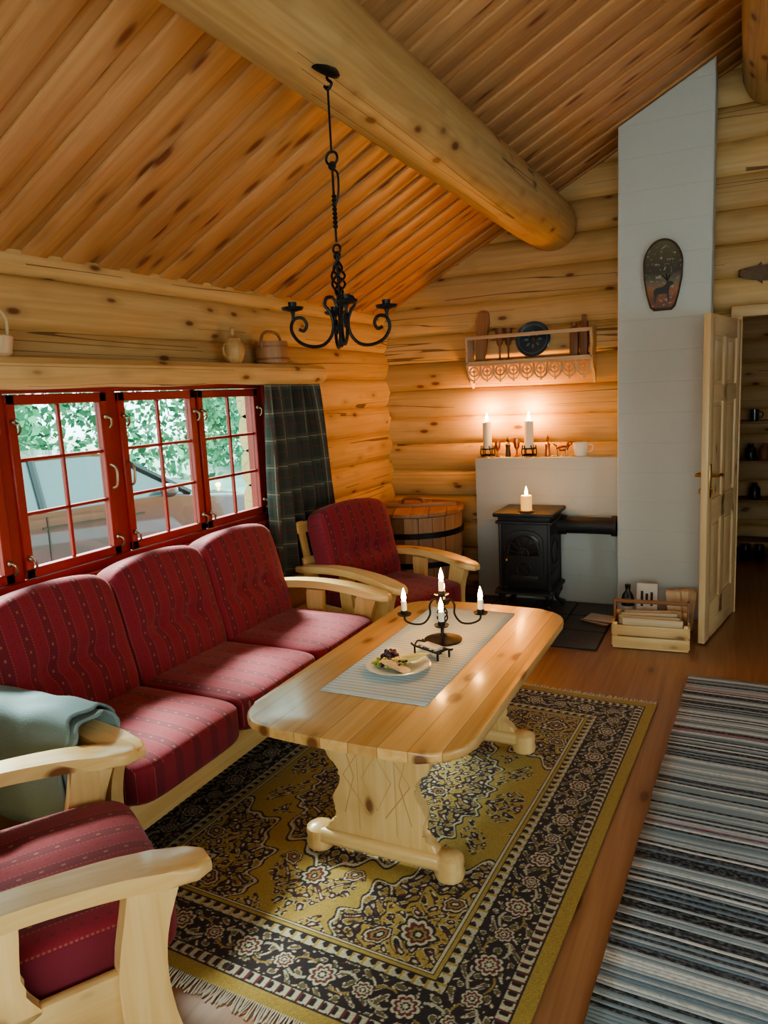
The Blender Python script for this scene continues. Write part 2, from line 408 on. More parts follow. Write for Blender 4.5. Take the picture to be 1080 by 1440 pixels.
# ------------------------------------------------------------------ windows
def window(name,y0,y1,z0,z1,xin,sgn,splits,muntins=True,hard=True,swap=False):
    mb=MB()
    def P(sx,sy,sz,x,y,z,m='red',r=.004): mb.add(box(sx,sy,sz,r,1),TX(x,y,z),m,2)
    D=.10; xc=xin-sgn*.02
    P(D,y1-y0,.045,xc,(y0+y1)/2,z1-.022); P(D,y1-y0,.05,xc,(y0+y1)/2,z0+.025)
    P(D,.05,z1-z0,xc,y0+.025,(z0+z1)/2); P(D,.05,z1-z0,xc,y1-.025,(z0+z1)/2)
    P(.02,y1-y0+.10,.05,xin+sgn*.035,(y0+y1)/2,z1-.01); P(.02,.06,z1-z0+.1,xin+sgn*.035,y1+.02,(z0+z1)/2); P(.02,.06,z1-z0+.1,xin+sgn*.035,y0-.02,(z0+z1)/2)
    P(.06,y1-y0+.12,.03,xin+sgn*.04,(y0+y1)/2,z0-.0)
    for (a,b) in splits:
        w=.042; za,zb=z0+.055,z1-.05
        x=xin+sgn*.012
        P(.04,w,zb-za,x,a+w/2,(za+zb)/2); P(.04,w,zb-za,x,b-w/2,(za+zb)/2)
        P(.04,b-a,w,x,(a+b)/2,zb-w/2); P(.04,b-a,w,x,(a+b)/2,za+w/2)
        ga,gb,gz0,gz1=a+w,b-w,za+w,zb-w
        if muntins:
            P(.022,.015,gz1-gz0,x,(ga+gb)/2,(gz0+gz1)/2)
            for t in (1/3,2/3): P(.022,gb-ga,.015,x,(ga+gb)/2,gz0+(gz1-gz0)*t)
        mb.add(box(.004,gb-ga,gz1-gz0),TX(x-sgn*.004,(ga+gb)/2,(gz0+gz1)/2),'glass')
    for p,q in zip(splits[:-1],splits[1:]):
        P(.06,max(.02,q[0]-p[1]+.01),z1-z0,xin-sgn*.015,(p[1]+q[0])/2,(z0+z1)/2)
    if hard:
        for (yy) in [s[1]-.02 for s in splits]+[s[0]+.02 for s in splits]:
            for zz in (z0+.14,z1-.16):
                x=xin+sgn*.04
                mb.add(sph(.012),TX(x,yy,zz),'latch'); mb.add(tube(catmull([(x,yy,zz),(x+sgn*.022,yy+.005,zz-.008),(x+sgn*.018,yy+.012,zz-.035),(x+sgn*.004,yy+.012,zz-.05)]),.005),None,'latch')
        for yy in (splits[1][1]-.02 if len(splits)>1 else 0, splits[2][0]+.02 if len(splits)>2 else 0):
            x=xin+sgn*.036; zc=(z0+z1)/2
            mb.add(tube(catmull([(x,yy,zc-.06),(x+sgn*.03,yy,zc-.045),(x+sgn*.034,yy,zc+.03),(x,yy,zc+.05)]),.006),None,'latch')
    return mb
window('window_1',WY0,WY1,WZ0,WZ1,XW-.02,1,[(1.47,1.975),(2.03,2.555),(2.625,3.175),(3.195,3.75)]).obj('window_1')
window('w',.2,3.2,.86,1.72,XR+.02,-1,[(.25,1.2),(1.22,2.18),(2.2,3.15)],hard=False).obj('window_2')
mb=window('w',-1.6,1.6,.8,2.0,0,1,[(-1.55,-.55),(-.52,.52),(.55,1.55)],hard=False)
mb.obj('window_3',basis((0,1,0),(-1,0,0),(0,0,1),(0,YF-.02,0)))

# log shelf above windows
mb=MB()
def slab(L,d,h,s):
    vs=[];fs=[]; ns=40; prof=[(-d/2,-h/2),(d/2-.03,-h/2),(d/2-.006,-h/2+.02),(d/2,-h*.1),(d/2-.004,h/2-.025),(d/2-.03,h/2),(-d/2,h/2)]
    n=len(prof)
    for i in range(ns+1):
        x=L*i/ns; sc=1 if 0<i<ns else .93
        dy=.022*noise.noise(Vector((x*1.5,s,0))); dz=.012*noise.noise(Vector((x*1.6,s,3)))
        for (a,b) in prof: vs.append(Vector((x,(a+dy if a>0 else a)*sc,b*sc+(dz if b<0 else 0))))
    for i in range(ns):
        for j in range(n):
            k=(j+1)%n; fs.append([i*n+j,i*n+k,(i+1)*n+k,(i+1)*n+j])
    fs.append(list(range(n))[::-1]); fs.append([ns*n+j for j in range(n)]); return vs,fs
mb.add(slab(5.2,.20,.115,3),basis((0,-1,0),(1,0,0),(0,0,1),(XW+.09,4.3,1.75)),'log',0,rnd=.8)
mb.obj('log_shelf')

# doorway trim + hall
mb=MB()
for (sx,sy,sz,x,y,z,g) in ((.07,.2,2.0,-.045,YB-.06,1.0,2),(.07,.2,2.0,.865,YB-.06,1.0,2),(.98,.2,.07,.41,YB-.06,2.02,0)):
    mb.add(box(sx,sy,sz,.006),TX(x,y,z),'door',g)
mb.obj('trim_1')
mb=MB()
for k in range(12):
    mb.add(loggeo(2.2,LH*.575,.10,k+40),basis((1,0,0),(0,1,0),(0,0,1),(-.7,7.72,LH*(k+.5))),'log',0)
for x in (-.6,1.5):
    mb.add(box(.08,2.0,2.6),TX(x,6.7,1.3),'log',1)
mb.obj('wall_hall')
mb=MB(); mb.add(box(2.3,2.1,.05),TX(.45,6.75,2.5),'ceil',1); mb.obj('ceiling_hall')
mb=MB()
for z in (.12,.5,.85,1.2): mb.add(box(.9,.28,.022,.003),TX(.3,7.42,z),'barrel',0)
for x in (-.14,.3,.74): mb.add(box(.03,.28,1.22,.003),TX(x,7.42,.61),'barrel',2)
mb.obj('shelf_unit')
mb=MB(); mb.add(lathe([(.03,0),(.038,.01),(.038,.10),(.033,.10),(.03,.02),(1e-5,.015)]),None,'blue'); mb.add(tube(catmull([(.036,0,.08),(.065,0,.07),(.062,0,.035),(.036,0,.025)]),.005),None,'blue'); mb.obj('coffee_mug',TX(.10,7.35,1.212))
for i,(x,z) in enumerate(((.08,.862),(.19,.862),(.12,.512))):
    mb=MB(); mb.add(lathe([(.045,0),(.05,.02),(.045,.1),(.02,.13),(.02,.15),(1e-5,.15)]),None,'black' if i!=1 else 'old',2); mb.obj('jar',TX(x,7.36,z))
mb=MB()
for x in (0,.11):
    mb.add(sph(.05,1,2.4,.8),TX(x,0,.04),'black'); mb.add(cyl(.04,.08,14,.036),TX(x,.07,.05),'black')
mb.obj('shoes',TX(.06,7.12,.0))

# ------------------------------------------------------------------ chimney, fire wall
CX0,CX1,CY=-.755,-.19,5.20
mb=MB()
mb.add(prism([(CX0,0),(CX1,0),(CX1,cz(CX1)-.005),(CX0,cz(CX0)-.005)],YB-CY-.03,.006,1),basis((1,0,0),(0,0,1),(0,-1,0),(0,(CY+YB-.03)/2,0)),'plaster')
mb.obj('chimney')
mb=MB(); mb.add(box(1.08,.18,1.085,.008),TX(-1.30,5.50,.5425),'plaster'); mb.obj('fireplace_wall')
mb=MB(); mb.add(box(1.18,.98,.008),TX(-1.35,4.89,.004),'grout')
for i in range(4):
    for j in range(3):
        mb.add(box(.285,.318,.012,.003,1),TX(-1.35+(i-1.5)*.295,4.89+(j-1)*.327,.008),'slate')
mb.obj('hearth_slab')

# ------------------------------------------------------------------ stove
mb=MB(); W,D=.38,.36
for sx in(-1,1):
    for sy in(-1,1):
        mb.add(tube(catmull([(sx*(W/2-.05),sy*(D/2-.05),.18),(sx*(W/2-.02),sy*(D/2-.03),.13),(sx*(W/2-.035),sy*(D/2-.045),.06),(sx*(W/2+.005),sy*(D/2),.012)]),[.034,.033,.03,.026,.02,.017,.016,.018,.022],8),None,'stove')
mb.add(box(W+.03,D+.03,.03,.008),TX(0,0,.17),'stove')
mb.add(box(W-.03,D-.03,.50,.008),TX(0,0,.44),'stove')
mb.add(box(W+.02,D+.02,.02,.006),TX(0,0,.66),'stove')
mb.add(box(W+.05,D+.05,.03,.01),TX(0,0,.715),'stove')
mb.add(box(W-.01,D-.01,.05,.01),TX(0,0,.69),'stove')
yf=-(D/2-.015)
FR=basis((1,0,0),(0,0,1),(0,-1,0))
for sx in(-1,1):
    mb.add(box(.022,.022,.48,.006),TX(sx*(W/2-.018),yf,.42),'stove')
    mb.add(box(.022,.022,.48,.006),TX(sx*(W/2-.018),-yf,.42),'stove')
def arch(w,h,r=10): return [(-w/2,0),(w/2,0)]+[(w/2*math.cos(a*pi/r),h-w/2*.6+w/2*.6*math.sin(a*pi/r)) for a in range(r+1)]
mb.add(prism(arch(.27,.37),.02,.004),TX(0,yf-.008,.24)@FR,'stove')
mb.add(prism(arch(.225,.16),.012,.003),TX(0,yf-.02,.43)@FR,'black')
for i in range(7):
    a=pi*(i+.5)/7; mb.add(tube([(0,yf-.03,.44),(math.cos(a)*.1,yf-.03,.44+math.sin(a)*.125)],.0045,6),None,'stove')
mb.add(tube([(math.cos(a*pi/14)*.112,yf-.028,.44+math.sin(a*pi/14)*.135) for a in range(15)],.008,6),None,'stove')
mb.add(tube([(math.cos(a*pi/14)*.035,yf-.03,.44+math.sin(a*pi/14)*.04) for a in range(15)],.008,6),None,'stove')
mb.add(tube([(math.cos(a*pi/8)*.05,yf-.024,.335+math.sin(a*pi/8)*.05) for a in range(17)],.005,6),None,'stove')
for a in range(4): mb.add(tube([(0,yf-.024,.335),(math.cos(a*pi/2+.78)*.07,yf-.024,.335+math.sin(a*pi/2+.78)*.06)],.004,6),None,'stove')
mb.add(box(.2,.012,.05,.004),TX(0,yf-.022,.265),'stove')
mb.add(sph(.014),TX(-.115,yf-.045,.40),'brass'); mb.add(cyl(.006,.03),TX(-.115,yf-.015,.40)@R(90,'X'),'stove')
mb.add(box(W-.0,.09,.018,.006),TX(0,yf-.06,.175),'stove')
for s in(-1,1):
    for zz in (.3,.56): mb.add(box(.006,.24,.02,.002),TX(s*(W/2-.013),0,zz),'stove')
    mb.add(tube([(s*(W/2-.012),math.cos(a*pi/10)*.09,.43+math.sin(a*pi/10)*.09) for a in range(21)],.006,6),None,'stove')
PE=-.763+1.345
mb.add(tube([(W/2-.02,.13,.60),(PE,.13,.60)],.060,20),None,'stove'); mb.add(tube([(W/2-.02,.13,.60),(W/2+.04,.13,.60)],.070,20),None,'stove')
mb.add(tube([(PE-.035,.13,.60),(PE,.13,.60)],.072,20),None,'stove')
mb.obj('wood_stove',TX(-1.345,5.125,.015))
def candle(name,loc,r,h,wax='wax',holder=None,e=2.,fs=1.2,col=(1,.42,.10)):
    mb=MB(); z=0
    if holder=='spike':
        mb.add(lathe([(.05,.055),(.052,.06),(.05,.064),(1e-5,.064)],20),None,'iron')
        mb.add(tube([(.05*math.cos(a*pi/10),.05*math.sin(a*pi/10),.012) for a in range(21)],.005,6),None,'iron')
        for i in range(6):
            a=i*pi/3; mb.add(tube([(.05*math.cos(a),.05*math.sin(a),0),(.056*math.cos(a+.2),.056*math.sin(a+.2),.03),(.05*math.cos(a),.05*math.sin(a),.085)],.004,6),None,'iron')
        z=.064
    elif holder=='coaster':
        mb.add(lathe([(.05,0),(.056,.004),(.052,.01),(1e-5,.01)],20),None,'old'); z=.01
    mb.add(lathe([(r*.98,z),(r,z+.004),(r,z+h-.004),(r*.9,z+h),(r*.55,z+h-.006),(1e-5,z+h-.008)],24),None,wax)
    mb.add(cyl(.0012,.014,6),TX(0,0,z+h-.01),'black')
    mb.add(flame(fs),TX(0,0,z+h-.002),'flame')
    o=mb.obj(name,TX(*loc)); lightp('flame_light',(0,0,z+h+.05),e,col,.02,o); return o
candle('pillar_candle',(-1.335,5.0,.746),.038,.105,'waxy','coaster',3.5,1.4)
candle('pillar_candle',(-1.765,5.50,1.086),.034,.205,'wax','spike',17,1.5)
candle('pillar_candle',(-1.44,5.50,1.086),.034,.205,'wax','spike',17,1.5)
def figurine(loc,h,mat,kind=0):
    mb=MB()
    if kind==0:
        mb.add(lathe([(.018,0),(.02,.006),(.008,.012),(.006,h*.35),(.02,h*.5),(.024,h*.75),(.02,h),(.017,h),(.016,h*.6),(1e-5,h*.5)]),None,mat,2)
    else:
        mb.add(lathe([(.022,0),(.02,.01),(.016,h*.45),(.02,h*.6),(.009,h*.7),(1e-5,h*.72)]),None,mat,2); mb.add(sph(.013),TX(0,0,h*.82),mat); mb.add(lathe([(.014,0),(.009,.01),(1e-5,.03)]),TX(0,0,h*.88),mat)
    return mb.obj('ornament_goblet' if kind==0 else 'figurine',TX(*loc))
figurine((-1.685,5.5,1.086),.12,'copper',0); figurine((-1.60,5.49,1.086),.15,'fish',1); figurine((-1.535,5.5,1.086),.14,'copper',0)
figurine((-1.30,5.5,1.086),.15,'copper',1)
mb=MB()
mb.add(sph(.02,1.8,.8,.9),TX(0,0,.045),'copper'); mb.add(sph(.013,1.3,.8,1),TX(.042,0,.072),'copper'); mb.add(tube([(.025,0,.05),(.038,0,.07)],.01),None,'copper')
for a in(-.022,.022):
    for b in(-.009,.009): mb.add(tube([(a,b,.04),(a,b,0)],.005,6),None,'copper')
mb.add(tube([(-.032,0,.055),(-.05,0,.07)],.004,6),None,'copper')
mb.obj('animal_figurine',TX(-1.19,5.5,1.086)@Matrix.Scale(1.3,4))
mb=MB(); mb.add(lathe([(.04,0),(.045,.005),(.058,.07),(.06,.10),(.056,.10),(.042,.012),(1e-5,.01)],24),None,'china'); mb.add(tube(catmull([(.05,0,.085),(.085,0,.075),(.08,0,.04),(.048,0,.03)]),.006),None,'china'); mb.obj('porcelain_cup',TX(-1.055,5.49,1.086))

# ------------------------------------------------------------------ tub (barrel)
mb=MB(); n=22
for i in range(n):
    a0=2*pi*i/n+.006; a1=2*pi*(i+1)/n-.006; vs=[]
    for z,r in ((0,.35),(.35,.365),(.71,.37)):
        for rr in (r,r-.03):
            for a in (a0,a1): vs.append(Vector((rr*math.cos(a),rr*math.sin(a),z)))
    fs=[[0,1,5,4],[4,5,9,8],[2,6,7,3],[6,10,11,7],[0,4,6,2],[4,8,10,6],[1,3,7,5],[5,7,11,9],[8,9,11,10],[0,2,3,1]]
    mb.add((vs,fs),None,'barrel',2)
mb.add(lathe([(.33,0),(.33,.69),(1e-5,.69)],24),None,'old',2)
for z,r in ((.1,.358),(.36,.371),(.58,.374)): mb.add(lathe([(r,z-.02),(r+.006,z-.02),(r+.007,z+.02),(r,z+.02)],44),None,'iron')
for i in range(6):
    x0=-.385+i*.77/6; x1=x0+.77/6-.004; pts=[]
    for x in np.linspace(x0,x1,6): pts.append((x,-math.sqrt(max(0,.386**2-x*x))))
    for x in np.linspace(x1,x0,6): pts.append((x,math.sqrt(max(0,.386**2-x*x))+1e-4))
    mb.add(prism(pts,.026,.002,1),TX(0,0,.73),'barrel',1)
mb.add(box(.66,.06,.03,.006),TX(0,.0,.755),'barrel',0); mb.add(tube(catmull([(-.08,0,.765),(-.06,0,.805),(.06,0,.805),(.08,0,.765)]),.012),None,'old')
mb.obj('wooden_tub',TX(-2.245,5.12,0)@R(20,'Z'))

# ------------------------------------------------------------------ seating
def frame_side(mb,x):
    YZ=basis((0,1,0),(0,0,1),(1,0,0),(x,0,0))
    def board(cl,ws,t,r=.008):
        L=[];Rr=[]
        P=catmull([(a,b,0) for a,b in cl],5); n=len(P)
        for i,p in enumerate(P):
            u=i/(n-1)*(len(ws)-1); k=min(int(u),len(ws)-2); w=ws[k]+(ws[k+1]-ws[k])*(u-k)
            t_=(P[min(i+1,n-1)]-P[max(i-1,0)]).normalized(); nn=Vector((-t_.y,t_.x,0))
            L.append((p+nn*w/2)[:2]); Rr.append((p-nn*w/2)[:2])
        mb.add(prism(L+Rr[::-1],t,r),YZ,'pine',1)
    board([(.345,0),(.325,.10),(.285,.25),(.285,.40),(.325,.565)],[.075,.085,.10,.11,.105,.10,.12],.05)
    board([(-.38,0),(-.345,.2),(-.30,.42),(-.325,.57)],[.07,.09,.09,.08],.045)
    board([(.03,.33),(.0,.42),(.0,.565)],[.12,.09,.11],.03)
    mb.add(box(.03,.60,.13,.008),TX(x,.0,.305),'pine',1)
    ysub=np.linspace(-.42,.452,24); ww=np.interp(ysub,[-.42,-.2,.1,.3,.38,.43,.452],[.07,.078,.085,.10,.112,.10,.05])
    o=[(w/2,y) for y,w in zip(ysub,ww)]+[(-w/2,y) for y,w in zip(ysub[::-1],ww[::-1])]
    vs,fs=prism(o,.040,.012,3)
    vs=[Vector((v.x,v.y,v.z+.022*math.cos(v.y*5.2)-.018*max(0,v.y-.25)*4 )) for v in vs]
    mb.add((vs,fs),TX(x,0,.578),'pine',1)
def seating(name,mx,n,cw):
    e=empty(name,mx); W=n*cw
    mb=MB()
    for s in(-1,1): frame_side(mb,s*(W/2+.033))
    mb.add(box(W+.02,.028,.115,.008),TX(0,.32,.265),'pine',0)
    mb.add(box(W+.02,.028,.10,.008),TX(0,-.30,.265),'pine',0)
    for k in range(9): mb.add(box(W,.045,.015),TX(0,-.24+k*.062,.305),'pine',0)
    BT=TX(0,-.36,.40)@R(14,'X')
    for z in (.02,.20,.42): mb.add(box(W+.02,.025,.07,.006),BT@TX(0,0,z),'pine',0)
    for k in range(2*n+1): mb.add(box(.05,.02,.48,.005),BT@TX(-W/2+.03+k*(W-.06)/(2*n),.0,.22),'pine',2)
    mb.obj('frame',None,e)
    for k in range(n):
        x=-W/2+cw*(k+.5)
        c=MB(); c.add(cushion(cw+.004,.69,.155,k=7,bul=.016,dents=((-.45,.0,.014),(.45,.0,.014),(-.45,-.6,.012),(.45,-.6,.012))),None,'fabric',0,off=(k*.7+.2,0,0))
        c.obj('seat_cushion_%d'%(k+1),TX(x,.055,.388),e,sharp=80)
        c=MB(); c.add(cushion(cw+.006,.53,.17,k=7.5,bul=.022,arch=.038,crease=.024,dents=((-.36,-.1,.032),(.36,-.1,.032),(0,-.1,.026))),None,'fabric',0,off=(k*.7+.2,0,0))
        BM=TX(x,-.255,.655)@R(15,'X')@basis((-1,0,0),(0,0,1),(0,1,0))
        c.obj('back_cushion_%d'%(k+1),BM,e,sharp=80)
    return e
seating('sofa',TX(-2.085,2.47,0)@R(-90,'Z'),3,.58)
seating('armchair',TX(-1.935,3.95,0)@R(-108,'Z'),1,.585)
seating('armchair',TX(-1.60,1.00,0.014)@R(-32,'Z'),1,.585)
def blanket():
    mb=MB(); vs=[];fs=[]; nu,nv=30,30
    prof=catmull([(.085,.34,0),(.09,.48,0),(.080,.60,0),(.055,.650,0),(0,.660,0),(-.06,.650,0),(-.085,.59,0),(-.10,.47,0),(-.09,.30,0)],4)
    m=len(prof)
    for layer in (0,1):
        for i in range(nu+1):
            x=-.02+.46*i/nu
            for j,p in enumerate(prof):
                nn=noise.noise(Vector((x*9,p.x*14,p.y*6+layer)))
                k=1+.14*nn+layer*.10
                vs.append(Vector((x+layer*(-.03)+.012*math.sin(j*.9),p.x*k,.30+(p.y-.30)*(1+.03*nn)+layer*.014)))
        b=layer*(nu+1)*m
        for i in range(nu):
            for j in range(m-1): fs.append([b+i*m+j,b+(i+1)*m+j,b+(i+1)*m+j+1,b+i*m+j+1])
    mb.add((vs,fs),None,'blanket',0); o=mb.obj('throw_blanket',TX(-2.22,1.545,0),sharp=80,fix=False)
    s=o.modifiers.new('s','SOLIDIFY'); s.thickness=.008; return o
blanket()

# ------------------------------------------------------------------ table
TH=.575; TCX,TCY=-1.075,2.53; TW,TL=.79,1.44
mb=MB()
def superrect(w,l,c):
    o=[]
    for (sx,sy,a0) in ((1,1,0),(-1,1,90),(-1,-1,180),(1,-1,270)):
        for k in range(8):
            a=math.radians(a0+k*90/7); o.append((sx*(w/2-c)+c*math.cos(a),sy*(l/2-c)+c*math.sin(a)))
    out=[]
    for i in range(len(o)):
        a,b=o[i],o[(i+1)%len(o)]; out.append(a)
        if abs(a[0]-b[0])>.2:
            for k in range(1,8): out.append((a[0]+(b[0]-a[0])*k/8,a[1]))
    return [(x,y+math.copysign(.028*(1-(x/(w/2))**2),y)) for x,y in out]
o=superrect(TW,TL,.13)
def topgeo(o):
    bm=bmesh.new(); a=[bm.verts.new((x,y,-.017)) for x,y in o]; b=[bm.verts.new((x,y,.017)) for x,y in o]; n=len(o)
    bm.faces.new(a[::-1]); bm.faces.new(b)
    for i in range(n): bm.faces.new((a[i],a[(i+1)%n],b[(i+1)%n],b[i]))
    es=[e for e in bm.edges if abs(e.verts[0].co.z-e.verts[1].co.z)<1e-5]
    bmesh.ops.bevel(bm,geom=es,offset=.011,segments=4,profile=.5,affect='EDGES'); return grab(bm)
vs,fs=topgeo(o)
mb2=[Vector((v.y,v.x,v.z)) for v in vs]
mb.add((mb2,fs),TX(0,0,TH-.017)@basis((0,1,0),(1,0,0),(0,0,1)),'table',0,off=(3,.047,1))
mb.add(box(.10,1.05,.05,.006),TX(0,0,TH-.058),'pine',1)
mb.add(box(.03,.95,.10,.006),TX(0,0,.26),'pine',1)
hw=[(.21,.085),(.2,.11),(.165,.135),(.155,.165),(.175,.20),(.165,.235),(.145,.27),(.14,.31),(.16,.345),(.19,.37),(.195,.41),(.185,.45),(.175,.475),(.19,.495),(.195,TH-.034)]
P=[(p.x,p.y) for p in catmull([(a,b,0) for a,b in hw],4)]
out=P+[(-a,b) for a,b in P[::-1]]
for ys in (-1,1):
    y=ys*.465-.0
    mb.add(prism(out,.045,.008),TX(0,y,0)@FR,'pine',1)
    mb.add(box(.50,.085,.055,.02,3),TX(0,y,.062),'pine',0)
    for s in(-1,1):
        mb.add(lathe([(.03,0),(.046,.008),(.052,.025),(.046,.045),(.05,.06),(.048,.08),(.03,.092),(1e-5,.094)],20),TX(s*.245,y,0),'pine',2)
    yy=y+ys*.0230
    for x in(-.07,.07): mb.add(box(.002,.002,.36),TX(x,yy,.30),'carve',2)
    for s in(-1,1):
        mb.add(tube([(s*.055,yy,.31),(0,yy,.40),(-s*.055,yy,.31)],.0016,5),None,'carve'); mb.add(tube([(s*.055,yy,.31),(0,yy,.20),(-s*.055,yy,.31)],.0016,5),None,'carve')
        mb.add(tube([(s*.03,yy,.18),(s*.125,yy,.31),(s*.03,yy,.45)],.002,5),None,'carve'); mb.add(tube([(s*.125,yy,.17),(s*.085,yy,.31),(s*.13,yy,.46)],.002,5),None,'carve')
    mb.add(box(.46,.06,.035,.006),TX(0,y,TH-.05),'pine',0)
mb.obj('coffee_table',TX(TCX,TCY,.014))
TZ=TH+.014
mb=MB(); vs=[];fs=[]; nx,ny=10,60
for j in range(ny+1):
    for i in range(nx+1):
        x=-.2+.4*i/nx; y=-.53+1.06*j/ny; vs.append(Vector((x,y,.0022+.0012*noise.noise(Vector((x*8,y*8,0))))))
for j in range(ny):
    for i in range(nx): a=j*(nx+1)+i; fs.append([a,a+1,a+nx+2,a+nx+1])
mb.add((vs,fs),None,'runner',0,off=(0,0,0)); o=mb.obj('table_runner',TX(-1.105,2.625,TZ+.0015),fix=False); s=o.modifiers.new('s','SOLIDIFY'); s.thickness=.0025; s.offset=-1
RZ=TZ+.0055
mb=MB(); mb.add(lathe([(.065,0),(.07,.003),(.116,.016),(.121,.019),(.116,.020),(.07,.008),(1e-5,.007)],36),None,'china')
for i in range(34):
    a=random.uniform(0,2*pi); r=random.uniform(0,.03); mb.add(sph(.0095),TX(-.055+r*math.cos(a),.05+r*math.sin(a),.018+random.uniform(0,.018)),'grape')
for i in range(9): mb.add(box(.055,.036,.004,.001,1),TX(-.0+i*.009,.03+.004*i,.020+.003*i)@R(20+i*9,'Z')@R(14,'Y'),'cheese')
for i in range(7): mb.add(lathe([(.023,0),(.024,.002),(.023,.004),(1e-5,.004)],16),TX(.05-i*.012,-.055+.003*i,.018+i*.002)@R(15,'Y'),'pale')
for i in range(110): mb.add(sph(.006,1,1.3,.7,6),TX(random.uniform(-.085,.03),random.uniform(-.05,.02),.014+random.uniform(0,.016)),('green','cheese','grape','green')[i%4])
mb.obj('snack_plate',TX(-1.125,2.365,RZ))
mb=MB()
for x in(-.065,.065):
    for y in(-.03,.03): mb.add(tube([(x,y,0),(x,y,.03)],.004,6),None,'iron')
for y in(-.03,.03): mb.add(tube(catmull([(-.085,y,.036),(-.065,y,.03),(0,y,.03),(.065,y,.03),(.085,y,.036)]),.004,6),None,'iron')
for x in(-.065,.065): mb.add(tube(catmull([(x,-.03,.03),(x*1.2,0,.04),(x,.03,.03)]),.004,6),None,'iron')
for i in range(5): mb.add(tube([(-.05+i*.025,-.03,.03),(-.05+i*.025,.03,.03)],.0025,6),None,'iron')
mb.add(box(.09,.045,.006,.002),TX(0,0,.037),'paper')
mb.obj('iron_trivet',TX(-1.06,2.535,RZ)@R(-25,'Z'))
def arms(mb,n,rad,path,r,a0=0):
    for i in range(n):
        a=a0+2*pi*i/n; c,s=math.cos(a),math.sin(a)
        mb.add(tube([(p.x*c,p.x*s,p.y) for p in catmull([(q[0],q[1],0) for q in path],6)],r,8),None,'iron')
mb=MB()
mb.add(lathe([(.075,0),(.078,.006),(.06,.012),(.02,.018),(.008,.03),(1e-5,.03)],28),None,'iron')
mb.add(tube([(0,0,.02),(0,0,.19)],.005),None,'iron')
for i in range(4):
    mb.add(tube([((.004+.018*math.sin(pi*t/16))*math.cos(i*pi/2+t*.32),(.004+.018*math.sin(pi*t/16))*math.sin(i*pi/2+t*.32),.06+.09*t/16) for t in range(17)],.003,6),None,'iron')
AP=[(.004,.155),(.03,.175),(.05,.15),(.05,.11),(.075,.075),(.115,.07),(.15,.085),(.155,.11)]
A0=.35
arms(mb,4,0,AP,.0042,A0)
e=empty('candelabra',TX(-1.08,2.71,RZ)); 
tips=[(.155*math.cos(A0+i*pi/2),.155*math.sin(A0+i*pi/2),.11) for i in range(4)]+[(0,0,.19)]
for (x,y,z) in tips:
    mb.add(lathe([(.008,-.004),(.026,0),(.03,.006),(.027,.005),(.010,.002),(.0135,.003),(.0135,.02),(.010,.02),(1e-5,.01)],18),TX(x,y,z),'iron')
    mb.add(lathe([(.0115,0),(.0115,.05),(.008,.053),(1e-5,.052)],14),TX(x,y,z+.008),'wax')
    mb.add(flame(1.2),TX(x,y,z+.058),'flame')
mb.obj('stand',None,e)
for (x,y,z) in tips: lightp('flame_light',(x,y,z+.10),1.5,(1,.48,.14),.015,e)

# ------------------------------------------------------------------ chandelier
mb=MB()
mb.add(lathe([(.052,-.004),(.054,.004),(.045,.012),(1e-5,.016)],24),TX(-.012,0,.812)@R(40,'Y')@R(15,'X'),'iron')
mb.add(tube(catmull([(0,0,.80),(.0,0,.78),(.014,0,.765),(.0,0,.75),(-.012,0,.762)]),.0045),None,'iron')
mb.add(tube([(0,0,.76),(0,0,.565)],.0035),None,'iron')
def ring(z,r,t=.004): mb.add(tube([(r*math.cos(a*pi/10),0,z+r*math.sin(a*pi/10)) for a in range(21)],t,8),None,'iron')
ring(.550,.020); ring(.528,.010)
mb.add(tube([(0,0,.53),(0,0,.30)],.004),None,'iron')
for ph in (0,pi): mb.add(tube([(.005*math.cos(ph+t*.6),.005*math.sin(ph+t*.6),.44-.10*t/40) for t in range(41)],.003,6),None,'iron')
mb.add(tube(catmull([(.0,0,.52),(.018,0,.50),(.016,0,.44),(.003,0,.41)]),.0035),None,'iron')
ring(.278,.013); ring(.258,.010,.004)
for i in range(4):
    mb.add(tube([((.005+.017*math.sin(pi*t/18))*math.cos(i*pi/2+t*.33),(.005+.017*math.sin(pi*t/18))*math.sin(i*pi/2+t*.33),.13+.11*t/18) for t in range(19)],.0038,6),None,'iron')
mb.add(tube([(0,0,.26),(0,0,-.0)],.0055),None,'iron'); mb.add(lathe([(1e-5,-.03),(.008,-.018),(.011,-.008),(.007,.01),(1e-5,.012)]),None,'iron')
mb.add(lathe([(.008,.105),(.016,.112),(.016,.12),(.008,.128)],16),None,'iron')
AC=[(.008,.10),(.022,.128),(.042,.128),(.048,.105),(.034,.085),(.024,.05),(.032,.01),(.06,-.018),(.10,-.022),(.14,-.004),(.160,.032),(.150,.064),(.124,.068),(.110,.048),(.120,.028),(.136,.034)]
A1=.62
arms(mb,4,0,AC,.0054,A1)
for i in range(4):
    a=A1+2*pi*i/4; x,y=.152*math.cos(a),.152*math.sin(a)
    mb.add(tube([(x,y,.06),(x,y,.09)],.005),None,'iron')
    mb.add(lathe([(.005,-.01),(.008,0),(.033,.006),(.037,.014),(.03,.010),(.012,.006),(.014,.03),(.012,.03),(1e-5,.012)],18),TX(x,y,.088),'iron')
mb.obj('chandelier',TX(-1.175,2.16,1.785))

